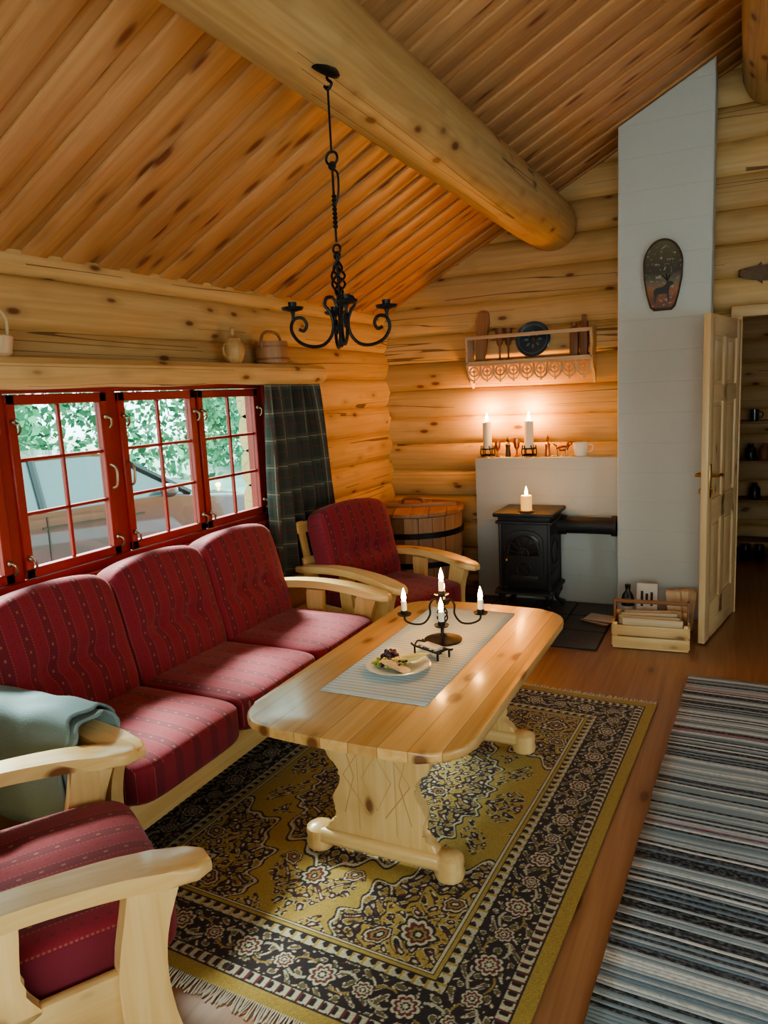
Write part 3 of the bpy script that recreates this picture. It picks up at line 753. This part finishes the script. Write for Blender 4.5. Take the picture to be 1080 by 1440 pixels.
# ------------------------------------------------------------------ rug
hwx,hly=.83,1.17
nx,ny=560,790
xs=np.linspace(-hwx,hwx,nx); ys=np.linspace(-hly,hly,ny); X,Y=np.meshgrid(xs,ys)
ax0,ay0=np.abs(X),np.abs(Y)
ax=ax0+.006*np.sin(38*ay0+1)+.004*np.sin(71*ax0); ay=ay0+.006*np.sin(34*ax0+2)+.004*np.sin(66*ay0)
d1=hwx-ax0; d2=hly-ay0; d=np.minimum(d1,d2); t=np.where(d1<d2,ay0,ax0)
mus=np.array((.44,.295,.07)); mus2=np.array((.34,.22,.055)); cream=np.array((.58,.53,.38)); dark=np.array((.022,.012,.014)); mar=np.array((.14,.022,.024)); ol=np.array((.14,.11,.05))
C=np.zeros((ny,nx,3))+mus
def paint(mask,c): C[mask]=c
def scroll(x,y,k,p=.0): return np.sin(k*x+2.1*np.sin(.45*k*y+.7+p))+np.sin(k*y+2.1*np.sin(.45*k*x+p))
s1=scroll(ax,ay,125); s2=scroll(ax+.3,ay-.2,185,1.); s3=scroll(ax*1.2,ay,17,.4); s4=scroll(ax,ay*1.1,78,2.)
TT=np.arctan2(ay0,ax0)
def leafy(mask,dn=0):
    paint(mask&(s1>.25-dn),dark); paint(mask&(np.abs(s1-.25+dn)<.15),cream); paint(mask&(s1>1.2),mar); paint(mask&(s1>1.6),cream)
    paint(mask&(s2<-1.35),dark); paint(mask&(s2<-1.7),mar)
    paint(mask&(np.abs(s4)<.09)&(s1<.1),dark)
def rosette(cx,cy,R_,n,msk=None):
    dx,dy=ax-cx,ay-cy; q=np.sqrt(dx**2+dy**2); a=np.arctan2(dy,dx)
    e=R_*(.80+.20*np.abs(np.cos(n/2*a)))
    mm=np.ones_like(q,bool) if msk is None else msk
    paint((q<e*1.18)&mm,dark); paint((q<e)&mm,cream); paint((q<e*.82)&mm,mar); paint((q<e*.6)&mm,mus2); paint((q<e*.42)&mm,dark); paint((q<e*.22)&mm,cream)
field=d>.30
cl=field&(s3>.55+.25*s4*.5); leafy(cl)
cl2=field&(s3<-1.1); leafy(cl2,.2)
med=np.sqrt((X/.36)**2+(Y/.60)**2)+.05*np.cos(14*TT)+.03*np.cos(34*TT)
ix,iy=hwx-.30,hly-.30
sa=np.arctan2(iy-ay0,ix-ax0); sp=np.sqrt(((ix-ax0)/.36)**2+((iy-ay0)/.50)**2)+.06*np.cos(14*sa)+.03*np.cos(31*sa)
for reg in (med,sp):
    paint(field&(reg<1.07),mus); 
    paint(field&(reg<1.0),mus2); paint(field&(reg<1.0)&(reg>.98),dark); paint(field&(reg<.98)&(reg>.955),cream)
    leafy(field&(reg<.955)&(reg>.70),.5); paint(field&(reg<.70),mus); paint(field&(reg<.71)&(reg>.69),dark)
    leafy(field&(reg<.66),0)
leafy(field&(med<.40),.7); 
rosette(0,0,.075,8); rosette(0,.26,.045,8); rosette(.17,.0,.045,8); rosette(ix-.10,iy-.12,.055,8); rosette(ix-.05,iy-.28,.035,6); rosette(ix-.2,iy-.06,.035,6); rosette(0,.66,.05,8); rosette(.12,.60,.03,6)
paint(d<=.30,dark)
paint(d<.045,mus*.9)
gb=(d>.052)&(d<.088); paint(gb,cream*.9); paint(gb&(np.sin(t*2*pi/.035)*np.cos((d-.07)*pi/.03)>.15),dark); paint(gb&(np.cos(t*2*pi/.035)>.8),mar)
mbn=(d>.092)&(d<.232); bb=(d-.162)
paint(mbn&(s1>.9),ol); paint(mbn&(np.abs(s1-.9)<.2),cream*.9); paint(mbn&(s2<-1.2),mar); paint(mbn&(s2<-1.6),cream)
vine=.036*np.sin(2*pi*t/.26)
paint(mbn&(np.abs(bb-vine)<.0045),cream*.8); paint(mbn&(np.abs(bb+vine)<.0035),mus2)
tc=(np.round(t/.13))*.13; q=np.sqrt((t-tc)**2+bb**2); an=np.arctan2(bb,t-tc); alt=np.where(np.round(t/.13).astype(int)%2==0,1.,.72); e=.042*alt*(.74+.26*np.abs(np.cos(4*an)))
paint(mbn&(q<e*1.2),dark); paint(mbn&(q<e),cream); paint(mbn&(q<e*.8),mar); paint(mbn&(q<e*.55),cream*.9); paint(mbn&(q<e*.35),dark); paint(mbn&(q<e*.2),cream)
g2=(d>.238)&(d<.272); paint(g2,cream*.9); paint(g2&(np.sin(t*2*pi/.04)+np.sin((d-.255)*2*pi/.034)>.3),dark); paint(g2&(np.cos(t*2*pi/.04)<-.8),mus)
paint((d>.276)&(d<.288),mus); paint((d>.291)&(d<.297),cream)
C*= (1+.12*np.random.randn(ny,nx,1)); C=np.clip(C,0,1)
Z=.010+.0015*np.sin(X*9)*np.sin(Y*7)
me=bpy.data.meshes.new('persian_rug')
co=np.stack([X,Y,Z],-1).reshape(-1,3)
idx=np.arange(nx*ny).reshape(ny,nx)
q=np.stack([idx[:-1,:-1],idx[:-1,1:],idx[1:,1:],idx[1:,:-1]],-1).reshape(-1,4)
me.from_pydata(co.tolist(),[],q.tolist())
ca=me.color_attributes.new('col','FLOAT_COLOR','POINT')
ca.data.foreach_set('color',np.concatenate([C,np.ones((ny,nx,1))],-1).reshape(-1).astype(np.float32))
g=G('persian_pile'); c=g.attr('col').outputs['Color']; tc_=g.n('ShaderNodeTexCoord').outputs['Object']; nz=g.noise(tc_,400,2)
g.set(Base_Color=g.mix(g.m('MULTIPLY',nz,.35),c,g.mix(1.,c,(.5,.5,.5),'MULTIPLY')),Roughness=.95,Sheen_Weight=.1); g.bump(nz,.6,.004)
me.materials.append(g.mat)
rug=bpy.data.objects.new('persian_rug',me); bpy.context.scene.collection.objects.link(rug)
rug.matrix_world=TX(-1.23,2.57,0)@R(-2.7,'Z')
mb=MB()
for s in(-1,1):
    for i in range(230):
        x=-hwx+.004+i*(2*hwx-.008)/229; l=random.uniform(.03,.05); dx=random.uniform(-.012,.012)
        mb.add(tube([(x,s*(hly-.005),.009),(x+dx*.4,s*(hly+l*.5),.006),(x+dx,s*(hly+l),.003)],.0022,4),None,'cloth_w')
mb.obj('fringe',None,rug)
mb=MB(); vs=[];fs=[]; nx,ny=14,110; rw,rl=.80,3.4
for j in range(ny+1):
    for i in range(nx+1):
        x=-rw/2+rw*i/nx; y=-rl/2+rl*j/ny
        e=.008*noise.noise(Vector((y*6,9 if i else 2,0))) if i in(0,nx) else 0
        vs.append(Vector((x+e,y,.011+.003*noise.noise(Vector((x*4,y*4,1))))))
for j in range(ny):
    for i in range(nx): a=j*(nx+1)+i; fs.append([a,a+1,a+nx+2,a+nx+1])
mb.add((vs,fs),None,'rag',0,off=(0,0,0)); o=mb.obj('rag_rug',TX(.108,2.45,0)@R(-2.2,'Z'),fix=False); s=o.modifiers.new('s','SOLIDIFY'); s.thickness=.008; s.offset=-1

# ------------------------------------------------------------------ curtain
mb=MB(); vs=[];fs=[]; nu,nv=170,30
for j in range(nv+1):
    v=j/nv; z=1.688-v*1.16
    for i in range(nu+1):
        u=i/nu; yt=3.62+.62*u; yb=3.62+.78*u; y=yt+(yb-yt)*v**.8
        am=.032+.024*v; x=XW+.14+am*math.sin(u*2*pi*5.5+.8*math.sin(v*3)+.5*math.sin(u*9))+.010*math.sin(u*23+v*4)
        vs.append(Vector((x,y+.022*math.cos(u*2*pi*5.5),z)))
for j in range(nv):
    for i in range(nu): a=j*(nu+1)+i; fs.append([a,a+1,a+nu+2,a+nu+1])
mb.add((vs,fs),None,'plaid',0,off=(0,0,0))
for k,v in enumerate(mb.bm.verts): v[mb.gc]=Vector(((k%(nu+1))/nu*1.5,v.co.z,0))
o=mb.obj('curtain',None,sharp=80,fix=False)

# ------------------------------------------------------------------ door (open)
hx,hy=-.035,5.47; fx,fy=-.19,4.69
dv=Vector((fx-hx,fy-hy,0)); DL=dv.length; dv.normalize(); nrm=Vector((-dv.y,dv.x,0))
DM=basis(dv,nrm,(0,0,1),(hx,hy,.012))
mb=MB(); H=1.955
for x in(.055,DL-.055): mb.add(box(.11,.038,H,.004),TX(x,0,H/2),'door',2)
for z,h in((.11,.22),(.80,.14),(1.50,.10),(H-.06,.12)): mb.add(box(DL-.2,.036,h,.003),TX(DL/2,0,z),'door',0)
mb.add(box(.09,.036,H-.2,.003),TX(DL/2,0,H/2),'door',2)
mb.add(box(DL-.15,.012,H-.1),TX(DL/2,0,H/2),'door',2)
for z0,z1 in((.22,.73),(.87,1.45),(1.55,H-.12)):
    for x0,x1 in((.11,DL/2-.045),(DL/2+.045,DL-.11)):
        mb.add(box(x1-x0-.05,.024,z1-z0-.05,.008),TX((x0+x1)/2,0,(z0+z1)/2),'door',2)
for s in(-1,1):
    mb.add(box(.035,.006,.2,.003),TX(DL-.055,s*.021,.99),'brass')
    mb.add(tube(catmull([(DL-.055,s*.02,1.02),(DL-.055,s*.055,1.02),(DL-.075,s*.065,1.02),(DL-.12,s*.062,1.024),(DL-.17,s*.06,1.015)]),.008),None,'brass')
    mb.add(sph(.011),TX(DL-.172,s*.06,1.015),'brass')
    mb.add(tube(catmull([(DL-.055,s*.022,.94),(DL-.055,s*.04,.935),(DL-.055,s*.04,.91)]),.005),None,'brass')
for z in(.25,1.7): mb.add(cyl(.009,.1),TX(-.008,-.01,z),'brass')
mb.obj('door_1',DM)

# ------------------------------------------------------------------ wall shelf
mb=MB(); SX0,SX1=-1.905,-.96; SW=SX1-SX0; sc=(SX0+SX1)/2; SY=YB-.015
mb.add(box(SW,.15,.02,.004),TX(sc,SY-.085,1.80),'pale',0)
mb.add(box(SW,.018,.028,.004),TX(sc,SY-.155,1.985),'pale',0)
br=[(0,0),(.02,-.01),(.05,.02),(.07,.07),(.12,.10),(.15,.15),(.16,.17),(.16,.24),(.145,.27),(.165,.30),(.17,.36),(.15,.385),(.10,.33),(.07,.37),(.0,.40)]
for x in(SX0+.01,SX1-.01):
    mb.add(prism(br,.018,.002,1),basis((0,-1,0),(0,0,1),(-1,0,0),(x,SY,1.62)),'pale',1)
mb.add(box(SW,.010,.018,.002),TX(sc,SY-.155,1.785),'pale',0)
N=9; pw=(SW-.03)/N
for i in range(N):
    x=SX0+.015+pw*(i+.5)
    ringp=[(x+.034*math.cos(a*pi/8),SY-.155,1.735+.034*math.sin(a*pi/8)) for a in range(17)]; mb.add(tube(ringp,.0065,6),None,'pale')
    mb.add(tube(catmull([(x-pw/2,SY-.155,1.775),(x-pw/2+.01,SY-.155,1.695),(x,SY-.155,1.665),(x+pw/2-.01,SY-.155,1.695),(x+pw/2,SY-.155,1.775)]),.0075,6),None,'pale')
    mb.add(sph(.012,1,.6,1,8),TX(x,SY-.155,1.735),'pale'); mb.add(sph(.009,1,.6,1,8),TX(x,SY-.155,1.655),'pale')
    mb.add(tube([(x-.05,SY-.155,1.735),(x+.05,SY-.155,1.735)],.004,6),None,'pale'); mb.add(tube([(x,SY-.155,1.665),(x,SY-.155,1.778)],.004,6),None,'pale')
mb.obj('wall_shelf')
SZ=1.811; SYm=SY-.08
mb=MB(); P=[(-.035,0),(.035,0),(.045,.12),(.045,.22),(.055,.30),(.045,.36)]+[(.045*math.cos(a*pi/8),.36+.03*math.sin(a*pi/8)) for a in range(1,8)]+[(-.045,.36),(-.055,.30),(-.045,.22),(-.045,.12)]
mb.add(prism(P,.02,.004),FR@Matrix(),'barrel',1,rnd=1.); mb.add(box(.07,.05,.012,.003),TX(0,0,.006),'barrel'); mb.obj('mangle_board',TX(-1.82,SYm+.02,SZ)@R(-8,'X')@R(3,'Y'))
for x in(-1.655,-1.60):
    mb=MB(); mb.add(lathe([(.026,0),(.027,.006),(.007,.015),(.007,.10),(.02,.12),(.03,.17),(.032,.235),(.028,.235),(.024,.15),(1e-5,.13)],18),None,'old',2); mb.obj('wooden_goblet',TX(x,SYm-.01 if x<-1.63 else SYm+.03,SZ))
mb=MB(); mb.add(lathe([(.07,0),(.08,.004),(.125,.016),(.13,.019),(.125,.022),(.08,.01),(1e-5,.008)],32),None,'blue')
for i in range(8):
    a=i*pi/4; mb.add(sph(.018,1,.5,.2,8),TX(.05*math.cos(a),.05*math.sin(a),.011)@R(math.degrees(a),'Z'),'garn')
mb.add(sph(.02,1,1,.25,8),TX(0,0,.011),'fish'); mb.add(tube([(.105*math.cos(a*pi/16),.105*math.sin(a*pi/16),.018) for a in range(33)],.003,5),None,'garn')
mb.add(tube([(-.05,-.125,-.03),(-.05,-.133,.03)],.004,6),None,'old'); mb.add(tube([(.05,-.125,-.03),(.05,-.133,.03)],.004,6),None,'old')
mb.obj('decorative_plate',TX(-1.40,SYm,SZ+.135)@R(80,'X'))
mb=MB(); mb.add(box(.06,.05,.20,.006),TX(-.035,0,.10),'old',2); mb.add(box(.055,.045,.24,.006),TX(.035,.0,.12),'old',2); mb.add(sph(.02),TX(-.035,0,.215),'old'); mb.add(box(.03,.03,.05,.004),TX(.035,0,.26),'old',2); mb.obj('carved_wood_block',TX(-1.07,SYm+.01,SZ))

# plaque on chimney
mb=MB(); P=[]
for k in range(33):
    a=pi*k/32; P.append((.132*math.cos(a),.08+.17*math.sin(a)))
P+= [(-.128,-.02),(-.108,-.13),(-.085,-.215),(-.06,-.24),(.06,-.24),(.085,-.215),(.108,-.13),(.128,-.02)]
mb.add(prism(P,.025,.004),None,'bark',1)
g=G('plaque_scene'); tcx=g.attr('gc').outputs['Vector']; a_,b_,c_=g.sep(tcx); nz=g.noise(tcx,14,3); nz2=g.noise(tcx,45,3)
yv=g.m('ADD',a_,g.m('MULTIPLY',g.m('SUBTRACT',nz,.5),.08))
colr=g.ramp(g.mr(yv,-.24,.24),[(0,(.06,.03,.015)),(.15,(.20,.05,.02)),(.3,(.28,.13,.06)),(.42,(.16,.14,.10)),(.55,(.05,.05,.04)),(.8,(.10,.09,.06)),(1,(.14,.12,.08))])
g.set(Base_Color=g.mix(g.mr(nz2,.60,.70),colr,(.35,.33,.25)),Roughness=.25); M['scene']=g.mat
P2=[(a*.92,b*.94) for a,b in P]; mb.add(prism(P2,.012,.002,1),TX(0,0,.010),'scene',1,off=(0,0,0))
elk=[(-.06,-.17),(-.055,-.12),(-.06,-.085),(-.045,-.065),(0,-.06),(.02,-.045),(.03,-.02),(.06,-.025),(.075,-.04),(.06,-.05),(.048,-.06),(.042,-.09),(.045,-.17),(.035,-.17),(.028,-.11),(.0,-.105),(-.03,-.11),(-.04,-.13),(-.045,-.17)]
mb.add(prism([(a,b-.02) for a,b in elk],.003),TX(0,0,.0185),'black')
for s in((.03,-.04,.0,.0),(.03,-.04,.02,.01),(.03,-.04,.05,.0)): mb.add(tube([(s[0],s[1],.019),(s[2],s[3],.019)],.004,5),None,'black')
mb.obj('wall_plaque',TX(-.475,CY-.014,2.26)@FR@Matrix.Scale(.90,4))
mb=MB()
top=[(x*.42,max(.008,.05*(1-((x+.08)/.55)**2))) for x in np.linspace(-.5,.46,16)]
Pp=top+[(.24,.05),(.225,0),(.24,-.05)]+[(x,-y) for x,y in top[::-1]]
mb.add(prism(Pp,.02,.006),None,'fish',0); mb.add(prism([(-.05,.04),(.05,.04),(.03,.085),(-.03,.075)],.006),None,'fish'); mb.add(prism([(-.12,-.03),(-.06,-.03),(-.06,-.07)],.006),None,'fish'); mb.add(prism([(-.12,.03),(-.07,.035),(-.08,.07)],.006),None,'fish'); mb.add(prism([(.09,-.03),(.13,-.025),(.12,-.055)],.006),None,'fish')
mb.add(sph(.008),TX(-.17,.012,.012),'brass')
mb.obj('fish_ornament',TX(.165,YB-.018,2.26)@R(4,'Y')@FR)

# shelf objects (left)
mb=MB()
mb.add(lathe([(.035,0),(.05,.02),(.062,.06),(.055,.10),(.04,.125),(.042,.13),(.03,.14),(.012,.15),(.014,.185),(1e-5,.195)],22),None,'beam',2)
mb.add(tube(catmull([(0,-.055,.10),(0,-.085,.10),(0,-.085,.05),(0,-.058,.04)]),.007),None,'beam'); mb.add(tube([(0,.05,.08),(0,.09,.115)],.008),None,'beam'); mb.obj('wooden_jug',TX(XW+.12,3.40,1.809))
mb=MB(); mb.add(lathe([(.085,0),(.095,.01),(.098,.11),(.095,.13),(.088,.13),(.085,.02),(1e-5,.015)],28),None,'barrel',2,rnd=1.)
for z in(.03,.10): mb.add(lathe([(.097,z-.006),(.102,z-.006),(.102,z+.006),(.097,z+.006)],28),None,'old')
mb.add(tube(catmull([(0,-.098,.08),(0,-.098,.15),(0,-.05,.185),(0,.05,.185),(0,.098,.15),(0,.098,.08)]),.009),None,'barrel'); mb.obj('wooden_pail',TX(XW+.115,3.78,1.809))
mb=MB(); mb.add(lathe([(.06,0),(.075,.01),(.085,.07),(.08,.075),(.07,.02),(1e-5,.012)],24),None,'pale',2); mb.add(tube(catmull([(0,-.08,.06),(0,-.08,.15),(0,0,.20),(0,.08,.15),(0,.08,.06)]),.006),None,'pale'); mb.obj('handled_basket',TX(XW+.12,1.91,1.809))

# ------------------------------------------------------------------ firewood crate and fireside items
mb=MB(); w,dp,h=.43,.30,.16
for z in(.045,.115):
    for s in(-1,1):
        mb.add(box(w,.014,.062,.003),TX(0,s*dp/2,z),'pine',0)
        mb.add(box(.014,dp,.062,.003),TX(s*w/2,0,z),'pine',1)
for sx in(-1,1):
    for sy in(-1,1): mb.add(box(.025,.025,h,.003),TX(sx*(w/2-.015),sy*(dp/2-.015),h/2),'pine',2)
    mb.add(box(.05,.014,.26,.004),TX(sx*(w/2-.002),0,.14)@R(90,'Z'),'old',2)
mb.add(box(w,dp,.012),TX(0,0,.008),'pine',0); mb.add(tube([(-w/2-.005,0,.255),(w/2+.005,0,.255)],.013,12),None,'old')
mb.obj('wood_crate',TX(-.475,4.66,.003)@R(4,'Z'))
mb=MB()
for i in range(12):
    a=random.uniform(-8,8); L=random.uniform(.28,.36); r_=random.uniform(.022,.032)
    P=[(-r_,-r_*.8),(r_,-r_*.9),(r_*.8,r_*.6),(0,r_),(-r_*.8,r_*.5)]
    mb.add(prism(P,L,.002,1),TX(random.uniform(-.02,.02),-.10+(i%4)*.062,.05+(i//4)*.052)@R(a,'Z')@R(90,'Y'),'birch',2)
mb.obj('firewood',TX(-.475,4.66,.003)@R(4,'Z'))
mb=MB(); mb.add(lathe([(.035,0),(.037,.005),(.037,.15),(.03,.18),(.014,.205),(.014,.225),(1e-5,.228)],20),None,'black'); mb.add(lathe([(.0375,.05),(.038,.05),(.038,.12),(.0375,.12)],20),None,'paper'); mb.add(cyl(.016,.02),TX(0,0,.222),'black'); mb.obj('bottle',TX(-.655,4.98,.0)@Matrix.Scale(1.15,4))
mb=MB(); mb.add(box(.13,.03,.30,.004),TX(0,0,.15),'paper'); 
for i,l in enumerate((.10,.07,.09)): mb.add(box(.016,.002,l),TX(-.03+i*.03,-.0165,.2),'black')
mb.add(box(.05,.002,.08),TX(.02,-.0165,.08),'old'); mb.obj('book',TX(-.53,4.93,.0)@R(-6,'X'))
mb=MB()
for i in range(3):
    mb.add(box(.09,.05,.26,.006),TX(-.0+i*.035,i*.02,.14)@R(6*(i-1),'Y'),'birch',2)
mb.obj('split_log',TX(-.355,4.92,.0))
mb=MB(); 
for i in range(4): mb.add(box(.20,.14,.006,.001,1),TX(i*.006,i*.004,.004+i*.0065)@R(6*i-9,'Z'),'paper' if i%2 else 'old')
mb.obj('newspaper_stack',TX(-.84,4.95,.015)@R(-20,'Z'))

# ------------------------------------------------------------------ outdoors
mb=MB(); mb.add(box(40,60,.1),TX(-23.2,6,-.30),'ground'); mb.obj('ground_outdoor')
def car(name,mx,paint):
    mb=MB(); W=1.7
    body=[(-2.15,.30),(-2.2,.55),(-2.12,.80),(-1.95,.88),(-1.2,.93),(.75,.95),(1.75,.84),(2.1,.70),(2.2,.5),(2.15,.28),(1.75,.22),(1.7,.4),(1.5,.58),(1.2,.58),(1.0,.4),(.95,.22),(-.95,.22),(-1.0,.4),(-1.2,.58),(-1.5,.58),(-1.7,.4),(-1.75,.25)]
    S=basis((1,0,0),(0,0,1),(0,-1,0))
    mb.add(prism(body,W,.05,3),S,paint)
    def cab(pts,y0,y1,mat):
        vs=[];n=len(pts)
        for s in(-1,1):
            for (x,z) in pts: vs.append(Vector((x,s*(y0+(y1-y0)*(z-.9)/.52),z)))
        fs=[list(range(n))[::-1],[n+i for i in range(n)]]+[[i,(i+1)%n,n+(i+1)%n,n+i] for i in range(n)]
        mb.add((vs,fs),None,mat)
    cab([(-1.85,.88),(-1.45,1.36),(-.9,1.42),(.1,1.42),(.35,1.37),(1.05,.92)],.80,.60,'carglass')
    cab([(-1.52,1.35),(-.9,1.44),(.1,1.44),(.38,1.365),(.1,1.40),(-.9,1.40)],.62,.615,paint)
    for s in(-1,1):
        for p in ([(-1.85,.9),(-1.48,1.36)],[(.36,1.37),(1.06,.93)],[(-.45,.93),(-.45,1.41)],[(-1.35,.93),(-1.2,1.38)]):
            mb.add(tube([(x,s*(.80-.2*(z-.9)/.52+.008),z) for x,z in p],.035,6),None,'black')
        for x in(-1.35,1.35):
            mb.add(tube([(x,s*.62,.31),(x,s*.84,.31)],.31,24),None,'tyre'); mb.add(tube([(x,s*.80,.31),(x,s*.855,.31)],.2,16),None,'chrome')
        mb.add(box(.12,.3,.14,.03),TX(2.1,s*.6,.64),'chrome'); mb.add(box(.1,.25,.16,.03),TX(-2.13,s*.65,.72),'red'); mb.add(sph(.09,1,1.1,.8),TX(.75,s*.92,1.0),paint)
        mb.add(box(1.0,.012,.02),TX(-.0,s*.855,.80),'black'); mb.add(box(.012,.012,.6),TX(-.45,s*.855,.6),'black')
    mb.add(box(.1,1.5,.12,.02),TX(2.16,0,.38),'black')
    return mb.obj(name,mx)
M['chrome']=plain('alloy',(.3,.32,.34),.35,metal=.8); M['carglass']=plain('car_glass',(.05,.075,.08),.08,coat=1.)
M['car_red']=plain('car_paint_red',(.05,.004,.010),.3,coat=.8); M['car_silver']=plain('car_paint_silver',(.42,.46,.48),.35,coat=.5)
car('car',TX(-6.3,5.3,-.25)@R(72,'Z'),'car_red'); car('car',TX(-9.3,4.9,-.10)@R(80,'Z')@Matrix.Scale(1.08,4),'car_silver')
n=45000
P=np.zeros((n,3)); P[:,1]=np.random.uniform(-6,34,n); hh=np.random.beta(1.2,1.4,n)*6.5-.3
P[:,0]=-13.5+np.random.uniform(-.9,.9,n)-.25*hh+1.2*np.sin(P[:,1]*.9)+.6*np.sin(P[:,1]*2.3+hh*2); P[:,2]=hh+.5*np.sin(P[:,1]*1.7)
A=np.random.randn(n,3); A/=np.linalg.norm(A,axis=1)[:,None]; B=np.cross(A,np.random.randn(n,3)); B/=np.linalg.norm(B,axis=1)[:,None]
sz=np.random.uniform(.06,.15,n)[:,None]
V=np.stack([P-A*sz,P+B*sz*.6,P+A*sz,P-B*sz*.6],1).reshape(-1,3); F=np.arange(4*n).reshape(-1,4)
me=bpy.data.meshes.new('hedge'); me.from_pydata(V.tolist(),[],F.tolist()); at=me.attributes.new('rnd','FLOAT','POINT'); at.data.foreach_set('value',np.repeat(np.random.rand(n),4).astype(np.float32)); me.materials.append(M['leaf'])
o=bpy.data.objects.new('leafy_hedge',me); bpy.context.scene.collection.objects.link(o)

# ------------------------------------------------------------------ light
w=bpy.data.worlds.new('World'); bpy.context.scene.world=w; w.use_nodes=True
bg=w.node_tree.nodes['Background']; bg.inputs[0].default_value=(.62,.93,.97,1); bg.inputs[1].default_value=6.2
l=bpy.data.lights.new('sun','SUN'); l.energy=24; l.angle=math.radians(14); l.color=(.97,1,.95); o=bpy.data.objects.new('sun',l); bpy.context.scene.collection.objects.link(o)
o.rotation_mode='QUATERNION'; o.rotation_quaternion=Vector((.62,-.32,-.68)).to_track_quat('-Z','Y')
def area(name,loc,dirv,sx,sy,e,col):
    l=bpy.data.lights.new(name,'AREA'); l.shape='RECTANGLE'; l.size=sx; l.size_y=sy; l.energy=e; l.color=col
    o=bpy.data.objects.new(name,l); bpy.context.scene.collection.objects.link(o); o.location=loc; o.rotation_mode='QUATERNION'; o.rotation_quaternion=Vector(dirv).to_track_quat('-Z','Z')
area('front_window_fill',(0,YF+.12,1.4),(-.1,1,0.0),3.0,1.1,50,(1,.90,.74))  # added warm fill lamp, stands inside the unseen front window
area('side_window_fill',(XR-.12,1.7,1.3),(-1,.1,0),2.8,.8,26,(.92,.97,1))  # added cool fill lamp, stands inside the unseen right-hand window
lightp('hall_light',(1.1,6.6,2.1),1.3,(.85,.95,1),.08)  # unseen point light, gives the hall its dim cool tone
vs_=bpy.context.scene.view_settings
try: vs_.look='AgX - Medium High Contrast'; vs_.exposure=.05
except Exception: pass

# ------------------------------------------------------------------ camera
f=Vector((-.433,.888,-.157)).normalized(); dn=Vector((.0248,-.162,-.987)); up=-dn; up=(up-f*up.dot(f)).normalized(); rt=f.cross(up)
cam=bpy.data.cameras.new('camera'); co=bpy.data.objects.new('camera',cam); bpy.context.scene.collection.objects.link(co)
co.matrix_world=basis(rt,up,-f,(0,0,1.6)); cam.sensor_fit='VERTICAL'; cam.sensor_height=36; cam.sensor_width=36; cam.lens=26; cam.clip_start=.02
bpy.context.scene.camera=co
